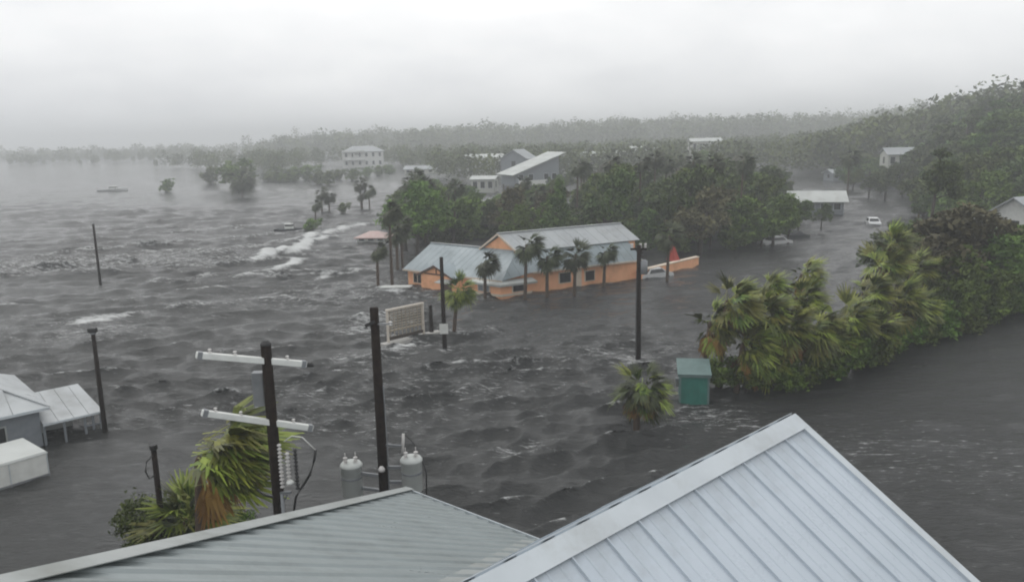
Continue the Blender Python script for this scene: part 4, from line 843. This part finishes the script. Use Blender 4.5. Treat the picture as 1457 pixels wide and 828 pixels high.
for px, py, h in ((390, 258, 6.), (405, 259, 5.), (418, 258, 5.5), (436, 257, 6.), (452, 262, 4.5), (466, 263, 4.8), (480, 256, 4.), (500, 257, 4.4), (520, 252, 4.), (538, 250, 4.2), (552, 247, 4.)):
    tree('shrub', at(px, py), h, 'rounded bush on the hazy far shore below the white beach house', 'shrub', 'bushes on the shore below the beach house', wide=1.25)

# ---------------------------------------------------------------- trees: grove behind the orange building, far bank, woods
def interp(tab, x): return float(np.interp(x, [a for a, _ in tab], [b for _, b in tab]))
def hits(p, boxes): return any((p[0]-x)**2+(p[1]-y)**2 < r*r for x, y, r in boxes)
keep_out = [(o.location.x, o.location.y, 6.5) for o in S.objects if o.get('category') == 'house'] + [(o.location.x, o.location.y, 3.2) for o in S.objects if o.get('category') == 'car']
TOP = [(530, 300), (560, 272), (590, 256), (640, 262), (690, 278), (712, 268), (760, 266), (800, 248), (850, 226), (930, 222), (1000, 212), (1080, 228), (1120, 262), (1150, 295), (1180, 310)]
rr = random.Random(21); cnt = 0; used = []
for k in range(6000):
    px = rr.uniform(545, 1150); py = 240+150*rr.random()**.8
    lim = 372 if px < 600 else (352 if px < 700 else (362 if px < 900 else 368-(px-900)*.05))
    if px > 1080: lim = min(lim, 362-(px-1080)*.55)
    if px < 600: lim = 372-(600-px)*.55
    if py > lim: continue
    p = at(px, py)
    if p[1] > 240 or hits(p, keep_out): continue
    sp = 3.3+p[1]*.017
    if any((p[0]-a)**2+(p[1]-b)**2 < sp*sp for a, b in used): continue
    zt = atd(px, interp(TOP, px)-6+rr.uniform(0, 40)*(1 if px > 800 else .8), p[1])[2]
    h = min(zt, rr.uniform(4.5, 11.5))
    if h < 3.2: continue
    used.append((p[0], p[1])); cnt += 1
    kind = rr.choice(['oak', 'oak', 'oak', 'darkoak', 'cedar', 'brown'])
    if px < 700: kind = rr.choice(['oak', 'oak', 'darkoak'])
    look = {'oak': 'rounded green tree', 'darkoak': 'dark green tree', 'cedar': 'upright dense cedar', 'brown': 'brownish storm-stripped tree'}[kind]
    zone = ('at the open water edge of the grove' if px < 640 else 'close behind the gable of the orange building' if p[1] < 112 and px < 790 else 'close behind the long upper roof of the orange building' if p[1] < 112 and px < 910 else 'behind the red umbrella and terrace' if p[1] < 125 and px < 1010
            else 'along the flooded street by the parked cars' if px > 1040 else 'in front of the stilt house' if px < 800 else 'deep in the grove below the pale roofed houses' if p[1] > 165 else 'in the thick middle of the grove')
    lab = ('tall ' if h > 8.2 else 'low ' if h < 5.6 else '')+look+' '+zone
    tree(kind, p*A(1, 1, 0), h, lab, group=look+'s '+zone, wide=rr.uniform(.8, 1.25))
    if cnt > 120: break
# palms among the grove
for i in range(30):
    px = rr.uniform(560, 1120); p = at(px, rr.uniform(285, 350)); h = min(atd(px, interp(TOP, px)-8+rr.uniform(0, 25), p[1])[2], 10.5)
    if h > 4 and not hits(p, keep_out): 
        zone = 'the grove trees at the open water edge' if px < 640 else 'the grove trees behind the orange gable' if px < 790 else 'the grove trees behind the long upper orange building roof' if px < 910 else 'the trees behind the red umbrella' if px < 1010 else 'the street-side trees by the parked cars'
        palm_far(p, h, 1.9, ('tall ' if h > 7.5 else 'low ')+'cabbage palm growing up among '+zone, 'palms among '+zone, green=False, lean=.3)
for i in range(260):
    px = rr.uniform(585, 1120); py = rr.uniform(285, 366); p = at(px, py)
    if py > (350 if px < 900 else 366-(px-900)*.06) or (px > 1060 and py > 345-(px-1060)*.5) or hits(p, keep_out) or py < 300 and rr.random() < .5: continue
    if p[1] < 88 and px < 905: continue
    cnt += 1; h = min(rr.uniform(2.2, 4.2), atd(px, interp(TOP, px), p[1])[2])
    if h < 1.6: continue
    zone = 'at the open water edge of the grove' if px < 640 else 'behind the orange building' if px < 905 else 'behind the red umbrella and terrace' if px < 1010 else 'along the flooded street by the parked cars'
    tree('shrub', p*A(1, 1, 0), h, 'leafy green shrub filling the gaps '+zone, 'shrub', 'shrubs filling the grove '+zone, wide=1.35)
    if cnt > 210: break
for px, py, h, lab in ((1083, 352, 3.6, 'bushy low tree hiding the cars at the flooded kerb'), (1108, 343, 3.0, 'round low tree between the parked cars and the water')): tree('oak', at(px, py), h, lab, wide=1.3)
tree('oak', at(1121, 344), 4.6, 'thin street tree with dark trunk standing at the flooded kerb', wide=.7)
tree('darkoak', at(1168, 326), 3.8, 'small dark tree at the corner of the flooded street', wide=.9)
# trees on the far side of the street and behind the thicket
for i, (kind, px, py, ty, wd_) in enumerate((('brown', 1310, 440, 285, 1.25), ('brown', 1355, 432, 300, 1.1), ('oak', 1340, 455, 350, 1.1), ('oak', 1385, 440, 335, 1.2), ('oak', 1430, 432, 320, 1.2), ('oak', 1410, 420, 312, 1.2), ('oak', 1462, 425, 318, 1.2), ('darkoak', 1300, 470, 395, 1.2), ('oak', 1350, 472, 400, 1.1), ('darkoak', 1275, 420, 315, 1.2), ('oak', 1400, 455, 385, 1.2), ('oak', 1450, 440, 370, 1.2), ('darkoak', 1260, 390, 318, 1.1))):
    b = at(px, py); h = atd(px, ty, b[1])[2]
    tree(kind, b, h, {'brown': ('taller' if i == 0 else 'lower')+' dense brownish tree rising over the end of the thicket', 'oak': ORD[sum(q > px for q in (1462, 1450, 1430, 1410, 1400, 1385, 1350, 1340))]+' broad green tree from the white gabled house on the bank', 'darkoak': 'dark tree wedged behind the thicket palms'}[kind], group={'brown': 'brownish trees over the thicket', 'oak': 'green trees on the bank past the thicket', 'darkoak': 'dark trees behind the thicket'}[kind], wide=wd_)
for i, (px, py, h) in enumerate(((1450, 442, 2.6), (1425, 450, 2.2), (1395, 460, 2.4), (1365, 470, 2.2), (1330, 478, 2.4), (1300, 485, 2.2), (1270, 498, 2.3), (1240, 512, 2.2))):
    tree('shrub', at(px, py), h, ORD[i]+' low shrub from the white gabled house along the calm water bank', 'shrub', 'bank shrubs over the calm water', wide=1.2)
used = []; cnt = 0
TOP2 = [(1150, 235), (1220, 215), (1260, 195), (1300, 172), (1340, 142), (1400, 108), (1457, 108), (1600, 100)]
for k in range(4000):
    px = rr.uniform(1200, 1600); py = rr.uniform(232, 372)
    if px < 1275 and py > 285-(px-1200)*.0: continue
    if px < 1300 and py > 300: continue
    p = at(px, py)
    if p[1] > 235 or hits(p, keep_out): continue
    if any((p[0]-a)**2+(p[1]-b)**2 < 5.2**2 for a, b in used): continue
    kind = rr.choice(['oak', 'darkoak', 'pine', 'oak', 'darkoak']); top = interp(TOP2, px)+rr.uniform(0, 45)+max(0, (185-p[1]))*1.35
    h = atd(px, top, p[1])[2]; h = min(h, 30 if kind == 'pine' else 22)
    if h < 5: continue
    if kind == 'pine' and h < 11: kind = 'oak'
    if kind != 'pine' and h > 15: kind = 'pine' if rr.random() < .5 else kind
    used.append((p[0], p[1])); cnt += 1
    look = {'oak': 'green tree', 'darkoak': 'dark tree', 'pine': 'pine'}[kind]
    zone = ('around the grey green house past the street end' if px < 1310 else 'near the tall bare-trunked pine and pale shed' if p[1] < 130 else 'on the hazy wooded rise behind the tall bare-trunked pine' if p[1] < 180 else 'far back on the hazy wooded rise')
    tree(kind, p*A(1, 1, 0), h, ('tall ' if h > 12 else 'low ' if h < 7.5 else '')+look+' '+zone, group=look+'s '+zone, wide=1.1 if kind == 'pine' else 1.)
    if cnt > 110: break
t_ = tree('pine', at(1320, 372), 13.2, 'tall bare-trunked pine standing above the brownish trees', wide=.8)

# far woods: one hazy mass
def far_wood():
    r = np.random.default_rng(5); Vs = []; Fs = []; Ts = []; b = 0; n = 0
    TOP3 = [(-60, 218), (0, 216), (80, 212), (180, 210), (260, 207), (330, 205), (400, 192), (480, 184), (560, 182), (650, 176), (740, 174), (850, 166), (950, 162), (1050, 160), (1150, 158), (1230, 152), (1300, 132), (1400, 104), (1500, 102), (1700, 96)]
    houses = [(x, y, rd*1.6) for x, y, rd in keep_out]
    for k in range(11000):
        px = r.uniform(20, 1640); Y = r.uniform(245, 480) if k % 2 == 0 else r.uniform(600, 1000)
        if k % 5 == 0: px = r.uniform(-40, 300); Y = r.uniform(800, 1050)
        shore = np.interp(px, [-40, 200, 230, 300, 400, 480, 560, 640, 1700], [600, 560, 470, 400, 330, 445, 390, 255, 240])
        if Y < shore: continue
        q = atd(px, 300, Y); top = np.interp(px, [a for a, _ in TOP3], [c for _, c in TOP3])+r.uniform(0, 13)+r.exponential(5)-r.exponential(2.5)
        h = atd(px, top, Y)[2]; cap = 38 if Y > 550 else float(np.interp(px, [700, 1120, 1200, 1290, 1400], [11.5, 13, 17, 24, 34])); h = min(h, r.uniform(.7, 1.)*cap)
        if h < (2.5 if px < 260 else 5): continue
        if hits(q, houses) or any(abs(q[0]-x*q[1]/y) < 4 and y-4 > q[1] > y-14 for x, y, _ in houses if y > 240): continue
        rad = min(h*r.uniform(.24, .36), 5.5)*(1.25 if Y > 550 else 1); m = int(90+rad*10); d = r.normal(size=(m, 3)); d /= np.linalg.norm(d, axis=1)[:, None]
        c = d*r.uniform(.55, 1.05, (m, 1))*A(rad, rad, h*.42)+A(q[0], q[1], h*.55)
        V, F_ = leaf_cloud(c, max(.8, rad*.27), int(r.integers(1e6)), .3, 1.4); Vs.append(V); Fs.append(F_+b); b += len(V)
        Ts.append(np.clip(r.uniform(0, .6)+r.uniform(0, .4, m), 0, 1)); n += 1
        if n > 3800: break
    me = np_mesh('far_wood', np.concatenate(Vs), np.concatenate(Fs), 'leaf', np.concatenate(Ts)); o = link(bpy.data.objects.new('far_wood', me))
    tag(o, 'grey hazy mass of woods closing the horizon', 'woods', kind='stuff')
far_wood()

# ---------------------------------------------------------------- haze
def haze():
    o = MB().box(-3600, 3600, -450, 3600, -3, 44).build('haze', 'black'); o.data.materials.clear()
    m = bpy.data.materials.new('storm_haze'); m.use_nodes = True; t = m.node_tree; t.nodes.clear(); out_ = t.nodes.new('ShaderNodeOutputMaterial'); v = t.nodes.new('ShaderNodeVolumePrincipled')
    v.inputs['Color'].default_value = (.93, .95, .96, 1); v.inputs['Density'].default_value = .0012; v.inputs['Anisotropy'].default_value = .2
    t.links.new(v.outputs[0], out_.inputs['Volume']); o.data.materials.append(m); tag(o, 'pale rain haze hanging over the flooded town', 'haze', kind='stuff')
haze()
